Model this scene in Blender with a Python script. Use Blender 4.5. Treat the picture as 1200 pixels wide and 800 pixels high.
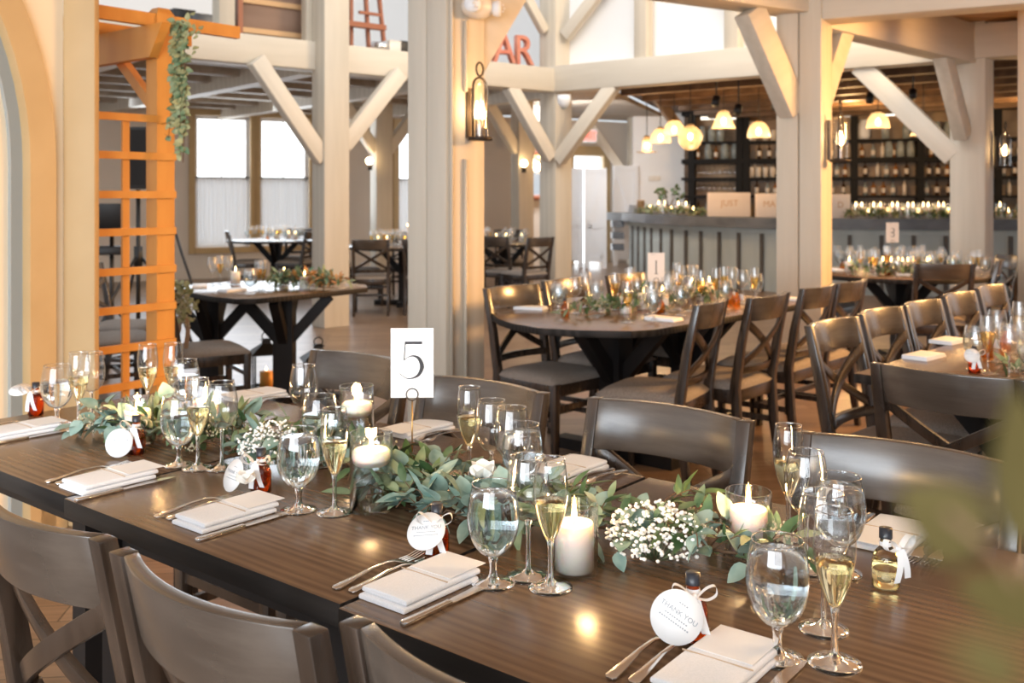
import bpy, bmesh, math, random
from mathutils import Vector, Matrix
for _o in list(bpy.data.objects): bpy.data.objects.remove(_o)
SC = bpy.context.scene; COL = SC.collection
R = random.Random(7)
# ---------------------------------------------------------------- camera, world, light, exposure
EYE = 1.38; F = 1170.0; CX = 600.0; CY = 230.0
cam_d = bpy.data.cameras.new('camera'); cam = bpy.data.objects.new('camera', cam_d); COL.objects.link(cam)
cam.location = (0, 0, EYE); cam.rotation_euler = (math.pi/2, 0, 0)
cam_d.sensor_width = 36; cam_d.lens = F/1200*36; cam_d.shift_y = -(400-CY)/1200.0
cam_d.clip_start = 0.02; cam_d.clip_end = 200
cam_d.dof.use_dof = True; cam_d.dof.focus_distance = 1.72; cam_d.dof.aperture_fstop = 6.5
SC.camera = cam
w = bpy.data.worlds.new('world'); SC.world = w; w.use_nodes = True
bg = w.node_tree.nodes['Background']; bg.inputs[0].default_value = (0.90, 0.95, 1.0, 1); bg.inputs[1].default_value = 0.70
SC.view_settings.view_transform = 'Standard'; SC.view_settings.look = 'None'
SC.view_settings.exposure = 0.47; SC.view_settings.gamma = 1.0; SC.view_settings.use_curve_mapping = False
try:
    cy = SC.cycles
    cy.max_bounces = 12; cy.transmission_bounces = 10; cy.transparent_max_bounces = 48; cy.glossy_bounces = 5; cy.diffuse_bounces = 4
    cy.sample_clamp_indirect = 4.0; cy.use_denoising = True
except Exception: pass
WARM = (1.0, 0.60, 0.26); DAY = (0.86, 0.93, 1.0)
def area(name, loc, target, sx, sy, power, color):
    l = bpy.data.lights.new(name, 'AREA'); l.shape = 'RECTANGLE'; l.size = sx; l.size_y = sy; l.energy = power; l.color = color
    o = bpy.data.objects.new(name, l); COL.objects.link(o); o.location = loc
    o.rotation_euler = (Vector(target)-Vector(loc)).to_track_quat('-Z', 'Y').to_euler(); return o
def lamp(name, loc, power, color=WARM, r=0.05):
    l = bpy.data.lights.new(name, 'POINT'); l.energy = power; l.color = color; l.shadow_soft_size = r
    o = bpy.data.objects.new(name, l); COL.objects.link(o); o.location = loc; return o
area('daylight_behind', (-2.0, -3.2, 1.9), (-0.3, 2.5, 0.9), 5.5, 2.2, 320, DAY)
area('added_chair_fill', (-2.2, -1.6, 1.1), (-0.7, 1.3, 0.6), 2.0, 1.2, 38, DAY)  # extra fill added to lift the near chair backs, not a separate window
area('daylight_far_room', (-4.2, 15.4, 1.9), (-2.0, 8.0, 0.4), 3.5, 2.0, 60, (0.80, 0.90, 1.0))
area('added_screen_fill', (0.9, 16.6, 2.75), (1.6, 19.4, 0.9), 1.2, 0.8, 60, (.92,.96,1))  # unseen lamp added to brighten the white folding screens
area('added_beam_fill', (4.6, 7.6, 5.2), (-1.5, 11.2, 2.6), 1.2, 1.2, 170, (1.0,.72,.42))  # added fill that warms the gallery beam fronts, no known fixture
area('added_upper_wall_fill', (0.5, 8.0, 6.5), (2.6, 12.5, 3.6), 4.0, 3.0, 150, (1.0, .97, .93))  # soft light added above the hall to whiten the upper walls
area('warm_ceiling_fixture', (6.1, 6.2, 2.7), (-.2, 6.0, 0.9), 1.4, .7, 150, (1.0,.52,.18)).data.spread = 1.9
area('warm_ceiling_fixture', (3.0, 3.4, 3.0), (2.6, 4.6, 0.7), 1.0, 1.0, 45, WARM)
area('warm_wall_light', (1.4, 1.2, 2.5), (-2.2, 4.2, 1.8), 0.5, 0.5, 9, (1.0, 0.68, 0.36))
lamp('warm_far_lamp', (5.4, 16.0, 2.6), 70)
lamp('warm_far_lamp', (8.0, 15.0, 2.6), 70)

# ---------------------------------------------------------------- helpers
def at(px, py, Y): return Vector(((px-CX)/F*Y, Y, EYE+(CY-py)/F*Y))
def on(px, py, z=0.75):
    Y = (EYE-z)*F/(py-CY); return Vector(((px-CX)/F*Y, Y, z))
U = Vector((0.778, -0.628, 0)).normalized(); N = Vector((0.628, 0.778, 0)).normalized()
UA = math.atan2(U.y, U.x)
O = on(400, 708)
def tb(a, b, z=0.75): p = O+U*a+N*b; return Vector((p.x, p.y, z))
class MB:
    def __init__(s): s.v = []; s.f = []; s.m = []; s.sm = []; s.mi = 0; s.smooth = False
    def add(s, vs, fs, M=None):
        b = len(s.v)
        for p in vs:
            p = Vector(p); s.v.append(M @ p if M is not None else p)
        for f in fs: s.f.append([b+i for i in f]); s.m.append(s.mi); s.sm.append(s.smooth)
        return s
    def box(s, c, d, rz=0, M=None):
        x, y, z = d[0]/2, d[1]/2, d[2]/2
        T = Matrix.Translation(Vector(c)) @ Matrix.Rotation(rz, 4, 'Z')
        if M is not None: T = M @ T
        return s.add([(-x,-y,-z),(x,-y,-z),(x,y,-z),(-x,y,-z),(-x,-y,z),(x,-y,z),(x,y,z),(-x,y,z)],
                     [(0,3,2,1),(4,5,6,7),(0,1,5,4),(1,2,6,5),(2,3,7,6),(3,0,4,7)], T)
    def bar(s, a, b, wd, ht, up=(0,0,1)):
        a = Vector(a); b = Vector(b); d = (b-a).normalized(); up = Vector(up)
        if abs(d.dot(up)) > .99: up = Vector((0,1,0))
        r = d.cross(up).normalized(); u2 = r.cross(d)
        vs = []
        for p in (a, b):
            for i, j in ((-1,-1),(1,-1),(1,1),(-1,1)): vs.append(p+r*(i*wd/2)+u2*(j*ht/2))
        return s.add(vs, [(0,1,2,3),(7,6,5,4),(0,4,5,1),(1,5,6,2),(2,6,7,3),(3,7,4,0)])
    def loft(s, secs, closed=False, cap=True, M=None):
        n = len(secs[0]); vs = [p for q in secs for p in q]; fs = []
        K = len(secs)
        for k in range(K if closed else K-1):
            a = k*n; b = ((k+1) % K)*n
            for i in range(n): j = (i+1) % n; fs.append((a+i, a+j, b+j, b+i))
        if cap and not closed: fs.append(tuple(range(n))[::-1]); fs.append(tuple((K-1)*n+i for i in range(n)))
        return s.add(vs, fs, M)
    def tube(s, pts, r, n=8, cap=True, M=None):
        pts = [Vector(p) for p in pts]; secs = []; up = None
        for i, p in enumerate(pts):
            d = (pts[min(i+1, len(pts)-1)]-pts[max(i-1, 0)]).normalized()
            if up is None: up = Vector((0,0,1)) if abs(d.z) < .9 else Vector((1,0,0))
            x = d.cross(up).normalized(); y = x.cross(d).normalized(); up = y
            rr = r[i] if isinstance(r, (list, tuple)) else r
            secs.append([p+x*(math.cos(t)*rr)+y*(math.sin(t)*rr) for t in [2*math.pi*k/n for k in range(n)]])
        o = s.smooth; s.smooth = True; s.loft(secs, cap=cap, M=M); s.smooth = o; return s
    def lathe(s, prof, n=24, c=(0,0,0), M=None):
        runs = [[]]
        for q in prof:
            if q is None: runs.append([runs[-1][-1]])
            else: runs[-1].append(q)
        T = Matrix.Translation(Vector(c));  T = M @ T if M is not None else T
        o = s.smooth; s.smooth = True
        for run in runs:
            vs = []; fs = []; rings = []
            for r_, z in run:
                if r_ < 1e-6: rings.append([len(vs)]); vs.append((0,0,z))
                else: rings.append([len(vs)+k for k in range(n)]); vs += [(r_*math.cos(2*math.pi*k/n), r_*math.sin(2*math.pi*k/n), z) for k in range(n)]
            for A, B in zip(rings, rings[1:]):
                for k in range(n):
                    j = (k+1) % n
                    if len(A) == 1 and len(B) == 1: continue
                    if len(A) == 1: fs.append((A[0], B[j], B[k]))
                    elif len(B) == 1: fs.append((A[k], A[j], B[0]))
                    else: fs.append((A[k], A[j], B[j], B[k]))
            s.add(vs, fs, T)
        s.smooth = o; return s
    def ball(s, c, r, nu=8, nv=5, sc=(1,1,1), M=None):
        T = Matrix.Translation(Vector(c)) @ Matrix.Diagonal((sc[0], sc[1], sc[2], 1)); T = M @ T if M is not None else T
        return s.lathe([(r*math.sin(math.pi*i/nv), -r*math.cos(math.pi*i/nv)) for i in range(nv+1)], nu, M=T)
    def prism(s, poly, z0, z1, M=None):
        n = len(poly); vs = [(x, y, z0) for x, y in poly]+[(x, y, z1) for x, y in poly]
        return s.add(vs, [tuple(range(n))[::-1], tuple(range(n, 2*n))]+[(i, (i+1) % n, n+(i+1) % n, n+i) for i in range(n)], M)
    def build(s, name, mats, parent=None, bevel=0, seg=2):
        me = bpy.data.meshes.new(name); me.from_pydata([tuple(v) for v in s.v], [], s.f)
        if not isinstance(mats, (list, tuple)): mats = [mats]
        for m in mats: me.materials.append(m)
        me.polygons.foreach_set('material_index', s.m); me.polygons.foreach_set('use_smooth', s.sm); me.update()
        if bevel:
            bm = bmesh.new(); bm.from_mesh(me); bmesh.ops.remove_doubles(bm, verts=bm.verts, dist=1e-6)
            bmesh.ops.recalc_face_normals(bm, faces=bm.faces)
            es = [e for e in bm.edges if len(e.link_faces) == 2 and e.calc_face_angle(0) > .6]
            bmesh.ops.bevel(bm, geom=es, offset=bevel, segments=seg, affect='EDGES', profile=.5, clamp_overlap=True)
            bm.to_mesh(me); bm.free()
            me.polygons.foreach_set('use_smooth', [True]*len(me.polygons)); me.set_sharp_from_angle(angle=.45)
        o = bpy.data.objects.new(name, me); COL.objects.link(o)
        if parent is not None: o.parent = parent
        return o
def tag(o, label=None, cat=None, group=None, kind=None):
    if label: o['label'] = label
    if cat: o['category'] = cat
    if group: o['group'] = group
    if kind: o['kind'] = kind
    return o
def thing(name, label, cat, loc=(0,0,0), rz=0, group=None):
    o = bpy.data.objects.new(name, None); o.empty_display_size = .05; COL.objects.link(o)
    o.location = loc; o.rotation_euler = (0, 0, rz); return tag(o, label, cat, group)
def dup(o, loc=None, rz=None, label=None, group=None, parent=None):
    c = o.copy(); COL.objects.link(c); c.parent = parent
    if loc is not None: c.location = loc
    if rz is not None: c.rotation_euler = (0, 0, rz)
    if label: c['label'] = label
    if group: c['group'] = group
    for ch in KIDS(o): dup(ch, parent=c)
    return c
def KIDS(o): return [x for x in COL.objects if x.parent == o] if False else list(o.children)
def struct(o): o['kind'] = 'structure'; return o
# ---------------------------------------------------------------- materials
def mat(name, col=(.5,.5,.5), rough=.5, metal=0, **kw):
    m = bpy.data.materials.new(name); m.use_nodes = True; b = m.node_tree.nodes['Principled BSDF']
    b.inputs['Base Color'].default_value = (*col, 1); b.inputs['Roughness'].default_value = rough; b.inputs['Metallic'].default_value = metal
    for k, v in kw.items(): b.inputs[k.replace('_', ' ')].default_value = v
    return m
def nodes(m): return m.node_tree.nodes, m.node_tree.links, m.node_tree.nodes['Principled BSDF']
def vary(m, c1, c2, scale=(8,8,8), bump=.0, detail=4, rough=None, noise=1.0, world=False, lo=.35, hi=.65):
    n, l, b = nodes(m)
    tc = n.new('ShaderNodeTexCoord'); mp = n.new('ShaderNodeMapping'); no = n.new('ShaderNodeTexNoise'); cr = n.new('ShaderNodeValToRGB')
    mp.inputs['Scale'].default_value = scale; no.inputs['Scale'].default_value = noise; no.inputs['Detail'].default_value = detail
    l.new(tc.outputs['Object'], mp.inputs[0])
    if world: l.new(n.new('ShaderNodeNewGeometry').outputs['Position'], mp.inputs[0])
    l.new(mp.outputs[0], no.inputs[0]); l.new(no.outputs[0], cr.inputs[0])
    cr.color_ramp.elements[0].position = lo; cr.color_ramp.elements[1].position = hi
    cr.color_ramp.elements[0].color = (*c1, 1); cr.color_ramp.elements[1].color = (*c2, 1)
    l.new(cr.outputs[0], b.inputs['Base Color'])
    if bump:
        bp = n.new('ShaderNodeBump'); bp.inputs['Strength'].default_value = bump; bp.inputs['Distance'].default_value = .002
        l.new(no.outputs[0], bp.inputs['Height']); l.new(bp.outputs[0], b.inputs['Normal'])
    return m
def wood(name, c1, c2, rough=.35, scale=(2,30,30), bump=.15, rotz=0, world=False, coat=0, rings=.5):
    """grain runs along x of the mapped space; ring figure distorted by low noise"""
    m = mat(name, c1, rough); n, l, b = nodes(m)
    tc = n.new('ShaderNodeTexCoord'); rt = n.new('ShaderNodeVectorRotate'); rt.rotation_type = 'Z_AXIS'; rt.inputs['Angle'].default_value = rotz
    if world: l.new(n.new('ShaderNodeNewGeometry').outputs['Position'], rt.inputs[0])
    else: l.new(tc.outputs['Object'], rt.inputs[0])
    mp = n.new('ShaderNodeMapping'); mp.inputs['Scale'].default_value = scale; l.new(rt.outputs[0], mp.inputs[0])
    no = n.new('ShaderNodeTexNoise'); no.inputs['Scale'].default_value = 1; no.inputs['Detail'].default_value = 6; no.inputs['Roughness'].default_value = .6; l.new(mp.outputs[0], no.inputs[0])
    mp2 = n.new('ShaderNodeMapping'); mp2.inputs['Scale'].default_value = (scale[0]*.5, scale[1]*.22, scale[2]*.22); l.new(rt.outputs[0], mp2.inputs[0])
    wv = n.new('ShaderNodeTexWave'); wv.bands_direction = 'Y'; wv.inputs['Scale'].default_value = 1.0; wv.inputs['Distortion'].default_value = 7; wv.inputs['Detail'].default_value = 2; wv.inputs['Detail Scale'].default_value = .6
    l.new(mp2.outputs[0], wv.inputs[0])
    mx = n.new('ShaderNodeMix'); mx.inputs[0].default_value = rings; l.new(no.outputs[0], mx.inputs[2]); l.new(wv.outputs['Fac'], mx.inputs[3])
    cr = n.new('ShaderNodeValToRGB'); cr.color_ramp.elements[0].position = .25; cr.color_ramp.elements[1].position = .75
    cr.color_ramp.elements[0].color = (*c1, 1); cr.color_ramp.elements[1].color = (*c2, 1)
    l.new(mx.outputs[0], cr.inputs[0]); l.new(cr.outputs[0], b.inputs['Base Color'])
    bp = n.new('ShaderNodeBump'); bp.inputs['Strength'].default_value = bump; bp.inputs['Distance'].default_value = .001
    l.new(mx.outputs[0], bp.inputs['Height']); l.new(bp.outputs[0], b.inputs['Normal'])
    if coat: b.inputs['Coat Weight'].default_value = coat; b.inputs['Coat Roughness'].default_value = .2
    return m
def thin_glass(name, tint=(1,1,1), edge=.55, rough=.02, base=.055):
    m = bpy.data.materials.new(name); m.use_nodes = True; n = m.node_tree.nodes; l = m.node_tree.links; n.clear()
    out = n.new('ShaderNodeOutputMaterial'); tr = n.new('ShaderNodeBsdfTransparent'); gl = n.new('ShaderNodeBsdfGlossy'); mx = n.new('ShaderNodeMixShader')
    lw = n.new('ShaderNodeLayerWeight'); lw.inputs['Blend'].default_value = .5; pw = n.new('ShaderNodeMath'); pw.operation = 'POWER'; pw.inputs[1].default_value = 2.6
    ma = n.new('ShaderNodeMath'); ma.operation = 'MULTIPLY_ADD'; ma.inputs[1].default_value = edge; ma.inputs[2].default_value = base
    cr = n.new('ShaderNodeMix'); cr.data_type = 'RGBA'; cr.inputs[6].default_value = (*tint, 1); cr.inputs[7].default_value = (tint[0]*.72, tint[1]*.75, tint[2]*.76, 1)
    l.new(lw.outputs['Facing'], pw.inputs[0]); l.new(pw.outputs[0], ma.inputs[0]); l.new(ma.outputs[0], mx.inputs[0]); l.new(pw.outputs[0], cr.inputs[0]); l.new(cr.outputs[2], tr.inputs[0])
    gl.inputs['Roughness'].default_value = rough; l.new(tr.outputs[0], mx.inputs[1]); l.new(gl.outputs[0], mx.inputs[2]); l.new(mx.outputs[0], out.inputs[0]); return m
def solid_glass(name, col=(1,1,1), ior=1.45, rough=0.0):
    m = bpy.data.materials.new(name); m.use_nodes = True; n = m.node_tree.nodes; l = m.node_tree.links; n.clear()
    out = n.new('ShaderNodeOutputMaterial'); g = n.new('ShaderNodeBsdfGlass'); g.inputs['Color'].default_value = (*col, 1); g.inputs['IOR'].default_value = ior; g.inputs['Roughness'].default_value = rough
    l.new(g.outputs[0], out.inputs[0]); return m
def emit(name, col, s):
    m = bpy.data.materials.new(name); m.use_nodes = True; n = m.node_tree.nodes; l = m.node_tree.links; n.clear()
    out = n.new('ShaderNodeOutputMaterial'); e = n.new('ShaderNodeEmission'); e.inputs[0].default_value = (*col, 1); e.inputs[1].default_value = s; l.new(e.outputs[0], out.inputs[0]); return m
M = {}
M['post'] = wood('painted_timber', (.55,.485,.39), (.64,.57,.47), .6, (14,14,1.2), .12, rings=.25)
M['beam'] = wood('painted_beam', (.62,.55,.45), (.72,.645,.54), .6, (1.2,14,14), .12, rings=.3)
M['tan'] = vary(mat('tan_trim_paint', rough=.6), (.50,.34,.165), (.54,.375,.19), (3,3,3))
M['cream'] = vary(mat('cream_wall_paint', rough=.8), (.80,.68,.50), (.83,.71,.53), (2,2,2))
M['beige'] = vary(mat('beige_wall_paint', rough=.85), (.70,.61,.52), (.74,.65,.56), (1,1,1))
M['white_wall'] = vary(mat('white_wall_paint', rough=.85), (.90,.89,.88), (.93,.92,.91), (1,1,1))
M['white'] = mat('white_paint', (.82,.83,.85), .5)
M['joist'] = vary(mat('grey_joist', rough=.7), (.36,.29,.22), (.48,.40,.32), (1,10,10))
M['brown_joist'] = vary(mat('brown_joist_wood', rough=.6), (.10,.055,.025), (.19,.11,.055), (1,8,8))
M['ceiling'] = wood('warm_ceiling_planks', (.42,.20,.06), (.62,.33,.12), .5, (1.5,9,9), .3)
M['cedar'] = wood('orange_cedar', (.56,.22,.035), (.66,.29,.055), .55, (3,14,3), .2, rings=.2)
M['table'] = wood('dark_oak_tabletop', (.085,.046,.025), (.185,.110,.060), .27, (3.0,70,70), .12, rings=.22, coat=.2)
M['table_far'] = wood('brown_tabletop', (.11,.055,.022), (.22,.12,.055), .26, (3,34,34), .2, rings=.4, coat=.2)
M['table_edge'] = wood('blackened_table_edge', (.010,.008,.007), (.030,.025,.022), .6, (4,60,60), .5)
M['black'] = mat('black_metal', (.012,.011,.011), .45)
M['pedestal'] = vary(mat('black_pedestal_wood', rough=.5), (.006,.005,.005), (.014,.011,.010), (6,6,1))
for _k in ('pedestal','table_edge'): M[_k].node_tree.nodes['Principled BSDF'].inputs['Specular IOR Level'].default_value=.22
M['chair'] = wood('espresso_chair_wood', (.018,.011,.007), (.050,.032,.022), .27, (30,30,3), .2, rings=.3, coat=.35)
M['rail'] = wood('espresso_rail_wood', (.038,.027,.020), (.083,.064,.050), .27, (4,26,40), .15, rings=.3, coat=.45)
M['seat'] = vary(mat('woven_seat_fabric', rough=.95), (.19,.155,.13), (.33,.285,.25), (260,260,260), .6, 1)
M['napkin'] = vary(mat('white_linen', rough=.9), (.83,.85,.88), (.89,.90,.93), (400,400,400), .15, 1)
M['paper'] = mat('white_card', (.88,.87,.86), .7)
M['twine'] = mat('tan_twine', (.55,.42,.30), .8)
M['ink'] = mat('black_ink', (.02,.02,.025), .6)
M['inkgrey'] = mat('grey_ink', (.30,.32,.36), .6)
M['steel'] = mat('polished_cutlery', (.78,.74,.70), .16, 1)
M['brass'] = mat('aged_brass', (.45,.30,.12), .3, 1)
M['bronze'] = mat('dark_bronze', (.05,.038,.03), .4, .7)
M['glass'] = thin_glass('clear_drinking_glass', edge=.85, base=.075)
M['stem'] = solid_glass('clear_glass_stem', (1,1,1), 1.45)
M['farglass'] = thin_glass('clear_far_glass', (1,1,1), .85, .22, .15)
M['water'] = solid_glass('water', (.95,.985,1), 1.33)
M['wine'] = solid_glass('sparkling_wine', (1.0,.945,.76), 1.33)
M['amber'] = solid_glass('amber_syrup', (.82,.45,.18), 1.4)
M['waterthin'] = thin_glass('still_water', (.90,.95,.97), .5, .05)
M['winethin'] = thin_glass('pale_wine', (1,.84,.50), .45, .05)
M['amberthin'] = thin_glass('amber_glass', (.90,.50,.18), .4, .08)
M['wax'] = mat('ivory_wax', (.93,.88,.80), .5, Subsurface_Weight=.6, Subsurface_Radius=(.05,.03,.015), Subsurface_Scale=.5)
M['flame'] = emit('candle_flame', (1.0,.64,.25), 14)
M['bulb'] = emit('lamp_filament', (1.0,.70,.36), 20)
M['cap'] = mat('black_bottle_cap', (.02,.022,.03), .35)
M['ribbon'] = mat('white_chiffon_ribbon', (.90,.91,.92), .7, Transmission_Weight=.0)
M['eu1'] = vary(mat('dusty_blue_leaf', rough=.6), (.14,.24,.20), (.32,.42,.35), (25,25,25), detail=2)
M['eu2'] = vary(mat('sage_leaf', rough=.6), (.09,.17,.08), (.28,.34,.19), (22,22,22), detail=2)
M['eu3'] = vary(mat('dark_green_leaf', rough=.45), (.035,.085,.03), (.12,.19,.07), (22,22,22), detail=2)
M['berry'] = vary(mat('eucalyptus_seed', rough=.6), (.40,.38,.22), (.62,.52,.38), (60,60,60))
M['twig'] = mat('brown_twig', (.16,.09,.045), .7)
M['blossom'] = mat('white_petal', (.92,.90,.84), .7, Subsurface_Weight=.2, Subsurface_Radius=(.01,.01,.008), Subsurface_Scale=.3)
M['autumn'] = vary(mat('rust_leaf', rough=.6), (.45,.17,.05), (.62,.34,.10), (30,30,30))
M['bar_blue'] = vary(mat('grey_blue_bar_paint', rough=.55), (.42,.47,.46), (.48,.53,.52), (4,4,1))
M['bar_top'] = vary(mat('slate_bar_top', rough=.35), (.10,.11,.125), (.16,.17,.185), (3,3,8))
M['batten'] = mat('dark_batten', (.10,.09,.08), .6)
M['shelf'] = mat('black_shelf_paint', (.009,.008,.007), .6, Specular_IOR_Level=.2)
M['shelfback'] = wood('brown_back_panel', (.20,.12,.06), (.36,.24,.13), .4, (2,8,8), .2)
M['curtain'] = vary(mat('sheer_linen_curtain', rough=.95, Transmission_Weight=0), (.72,.72,.72), (.86,.87,.88), (60,60,.8))
_n,_l,_b=nodes(M['curtain']); _t=_n.new('ShaderNodeBsdfTranslucent'); _t.inputs[0].default_value=(.9,.92,.95,1); _m=_n.new('ShaderNodeMixShader'); _m.inputs[0].default_value=.14; _o=[q for q in _n if q.type=='OUTPUT_MATERIAL'][0]; _l.new(_b.outputs[0],_m.inputs[1]); _l.new(_t.outputs[0],_m.inputs[2]); _l.new(_m.outputs[0],_o.inputs[0])
M['crate'] = wood('reclaimed_crate_wood', (.16,.09,.06), (.28,.18,.13), .7, (1.5,10,10), .3)
M['light_slat'] = mat('light_crate_batten', (.62,.38,.19), .6)
M['redwood'] = mat('reddish_easel_wood', (.32,.10,.045), .45)
M['letter'] = vary(mat('faded_red_metal', rough=.6), (.55,.15,.09), (.66,.26,.17), (9,9,9))
M['pinkcard'] = mat('pale_card', (.84,.74,.68), .7)
M['plastic'] = mat('ivory_plastic', (.78,.72,.64), .4)
M['exit'] = emit('exit_sign_light', (1.0,.16,.10), 1.6)
M['window_sky'] = emit('bright_overcast_window', (.93,.97,1.0), 2.6)
M['mirror'] = mat('mirror_glass', (.75,.76,.77), .05, 1)
M['bottleA'] = mat('dark_liquor_bottle', (.06,.03,.015), .12)
M['bottleB'] = mat('clear_liquor_bottle', (.62,.68,.66), .08, Transmission_Weight=.6)
M['bottleC'] = mat('amber_liquor_bottle', (.45,.18,.04), .1, Transmission_Weight=.4)
M['bottleD'] = mat('pale_label_bottle', (.70,.60,.48), .3)
M['orange_candle'] = mat('orange_candle_wax', (.90,.42,.08), .5, Subsurface_Weight=.5, Subsurface_Radius=(.04,.02,.01), Subsurface_Scale=.4)
M['shade'] = thin_glass('smoked_pendant_glass', (1,.90,.76), .5, .1)
_n=M['shade'].node_tree.nodes; _l=M['shade'].node_tree.links; _t=_n.new('ShaderNodeBsdfTranslucent'); _t.inputs[0].default_value=(1,.88,.72,1); _m=_n.new('ShaderNodeMixShader'); _m.inputs[0].default_value=.35
_o=[q for q in _n if q.type=='OUTPUT_MATERIAL'][0]; _s=_o.inputs[0].links[0].from_socket; _l.new(_s,_m.inputs[1]); _l.new(_t.outputs[0],_m.inputs[2]); _l.new(_m.outputs[0],_o.inputs[0])
M['olive_near'] = vary(mat('brownish_olive_leaf', rough=1, Specular_IOR_Level=.0), (.055,.042,.014), (.08,.063,.024), (30,30,30))
M['olive'] = vary(mat('olive_leaf', rough=.6), (.26,.27,.12), (.44,.43,.22), (30,30,30))
# floor: narrow oak boards, brick pattern laid diagonally
fm = mat('oak_floor_boards', (.3,.2,.12), .32); n, l, b = nodes(fm)
gp = n.new('ShaderNodeNewGeometry'); rt = n.new('ShaderNodeVectorRotate'); rt.rotation_type = 'Z_AXIS'; rt.inputs['Angle'].default_value = -UA-.785
bk = n.new('ShaderNodeTexBrick'); bk.inputs['Scale'].default_value = 1; bk.inputs['Brick Width'].default_value = .75; bk.inputs['Row Height'].default_value = .13; bk.inputs['Mortar Size'].default_value = .003
bk.inputs['Color1'].default_value = (.20,.125,.078,1); bk.inputs['Color2'].default_value = (.29,.19,.125,1); bk.inputs['Mortar'].default_value = (.06,.035,.02,1)
l.new(gp.outputs['Position'], rt.inputs[0]); l.new(rt.outputs[0], bk.inputs[0])
mp = n.new('ShaderNodeMapping'); mp.inputs['Scale'].default_value = (2.5,40,1); no = n.new('ShaderNodeTexNoise'); no.inputs['Scale'].default_value = 1; no.inputs['Detail'].default_value = 5
l.new(rt.outputs[0], mp.inputs[0]); l.new(mp.outputs[0], no.inputs[0])
mx = n.new('ShaderNodeMix'); mx.data_type = 'RGBA'; mx.blend_type = 'MULTIPLY'; mx.inputs[0].default_value = .75
cr = n.new('ShaderNodeValToRGB'); cr.color_ramp.elements[0].position = .3; cr.color_ramp.elements[0].color = (.55,.5,.45,1); cr.color_ramp.elements[1].position = .7; cr.color_ramp.elements[1].color = (1.15,1.15,1.15,1)
l.new(no.outputs[0], cr.inputs[0]); l.new(bk.outputs['Color'], mx.inputs[6]); l.new(cr.outputs[0], mx.inputs[7]); l.new(mx.outputs[2], b.inputs['Base Color'])
M['floor'] = fm
FONT = None
def text(s, size, m, parent, mtx, name='lettering', ext=.0003):
    c = bpy.data.curves.new(name, 'FONT'); c.body = s; c.size = size; c.align_x = 'CENTER'; c.align_y = 'CENTER'; c.extrude = ext; c.resolution_u = 3
    o = bpy.data.objects.new(name, c); COL.objects.link(o); dg = bpy.context.evaluated_depsgraph_get()
    me = bpy.data.meshes.new_from_object(o.evaluated_get(dg)); bpy.data.objects.remove(o)
    me.materials.clear(); me.materials.append(m); me.transform(mtx)
    q = bpy.data.objects.new(name, me); COL.objects.link(q); q.parent = parent; return q
# ================================================================ STRUCTURE
def obj(b, name, m, parent=None, **k): return b.build(name, m, parent, **k)
def st(b, name, m, **k): return struct(b.build(name, m, **k))
st(MB().box((2, 10, -.05), (30, 34, .1)), 'floor', M['floor'])
ZB = 2.72; ZT = 3.02          # underside and top of the gallery beams
# gallery decks with joists
def deck(poly, z0, z1, name, m): st(MB().prism(poly, z0, z1), name, m)
A0 = at(-60, 44.8, 8.46); A0.z = 0; B0 = Vector((.54, 12.95, 0)); D0 = Vector((4.50, 9.86, 0)); D1 = Vector((9.2, 6.3, 0)); C0 = Vector((2.24, 7.65, 0)); E0 = Vector((-.40, 6.05, 0))
dA = (B0-A0).normalized(); dB = (D0-B0).normalized()
nA = Vector((-dA.y, dA.x, 0)); nB = Vector((-dB.y, dB.x, 0))
def wide_wall(name, a, b, z0, z1, m, th=.15, holes=()):
    """wall from a to b, thickness away from the camera, rectangular openings (s0,s1,z0,z1) along its length"""
    a = Vector(a); b = Vector(b); d = (b-a); L = d.length; ang = math.atan2(d.y, d.x)
    T = Matrix.Translation((a.x, a.y, 0)) @ Matrix.Rotation(ang, 4, 'Z')
    mb = MB(); cur = 0
    for s0, s1, h0, h1 in sorted(holes):
        mb.box(((cur+s0)/2, th/2, (z0+z1)/2), (s0-cur, th, z1-z0), M=T)
        if h0 > z0: mb.box(((s0+s1)/2, th/2, (z0+h0)/2), (s1-s0, th, h0-z0), M=T)
        mb.box(((s0+s1)/2, th/2, (h1+z1)/2), (s1-s0, th, z1-h1), M=T); cur = s1
    mb.box(((cur+L)/2, th/2, (z0+z1)/2), (L-cur, th, z1-z0), M=T)
    st(mb, name, m); return T
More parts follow.
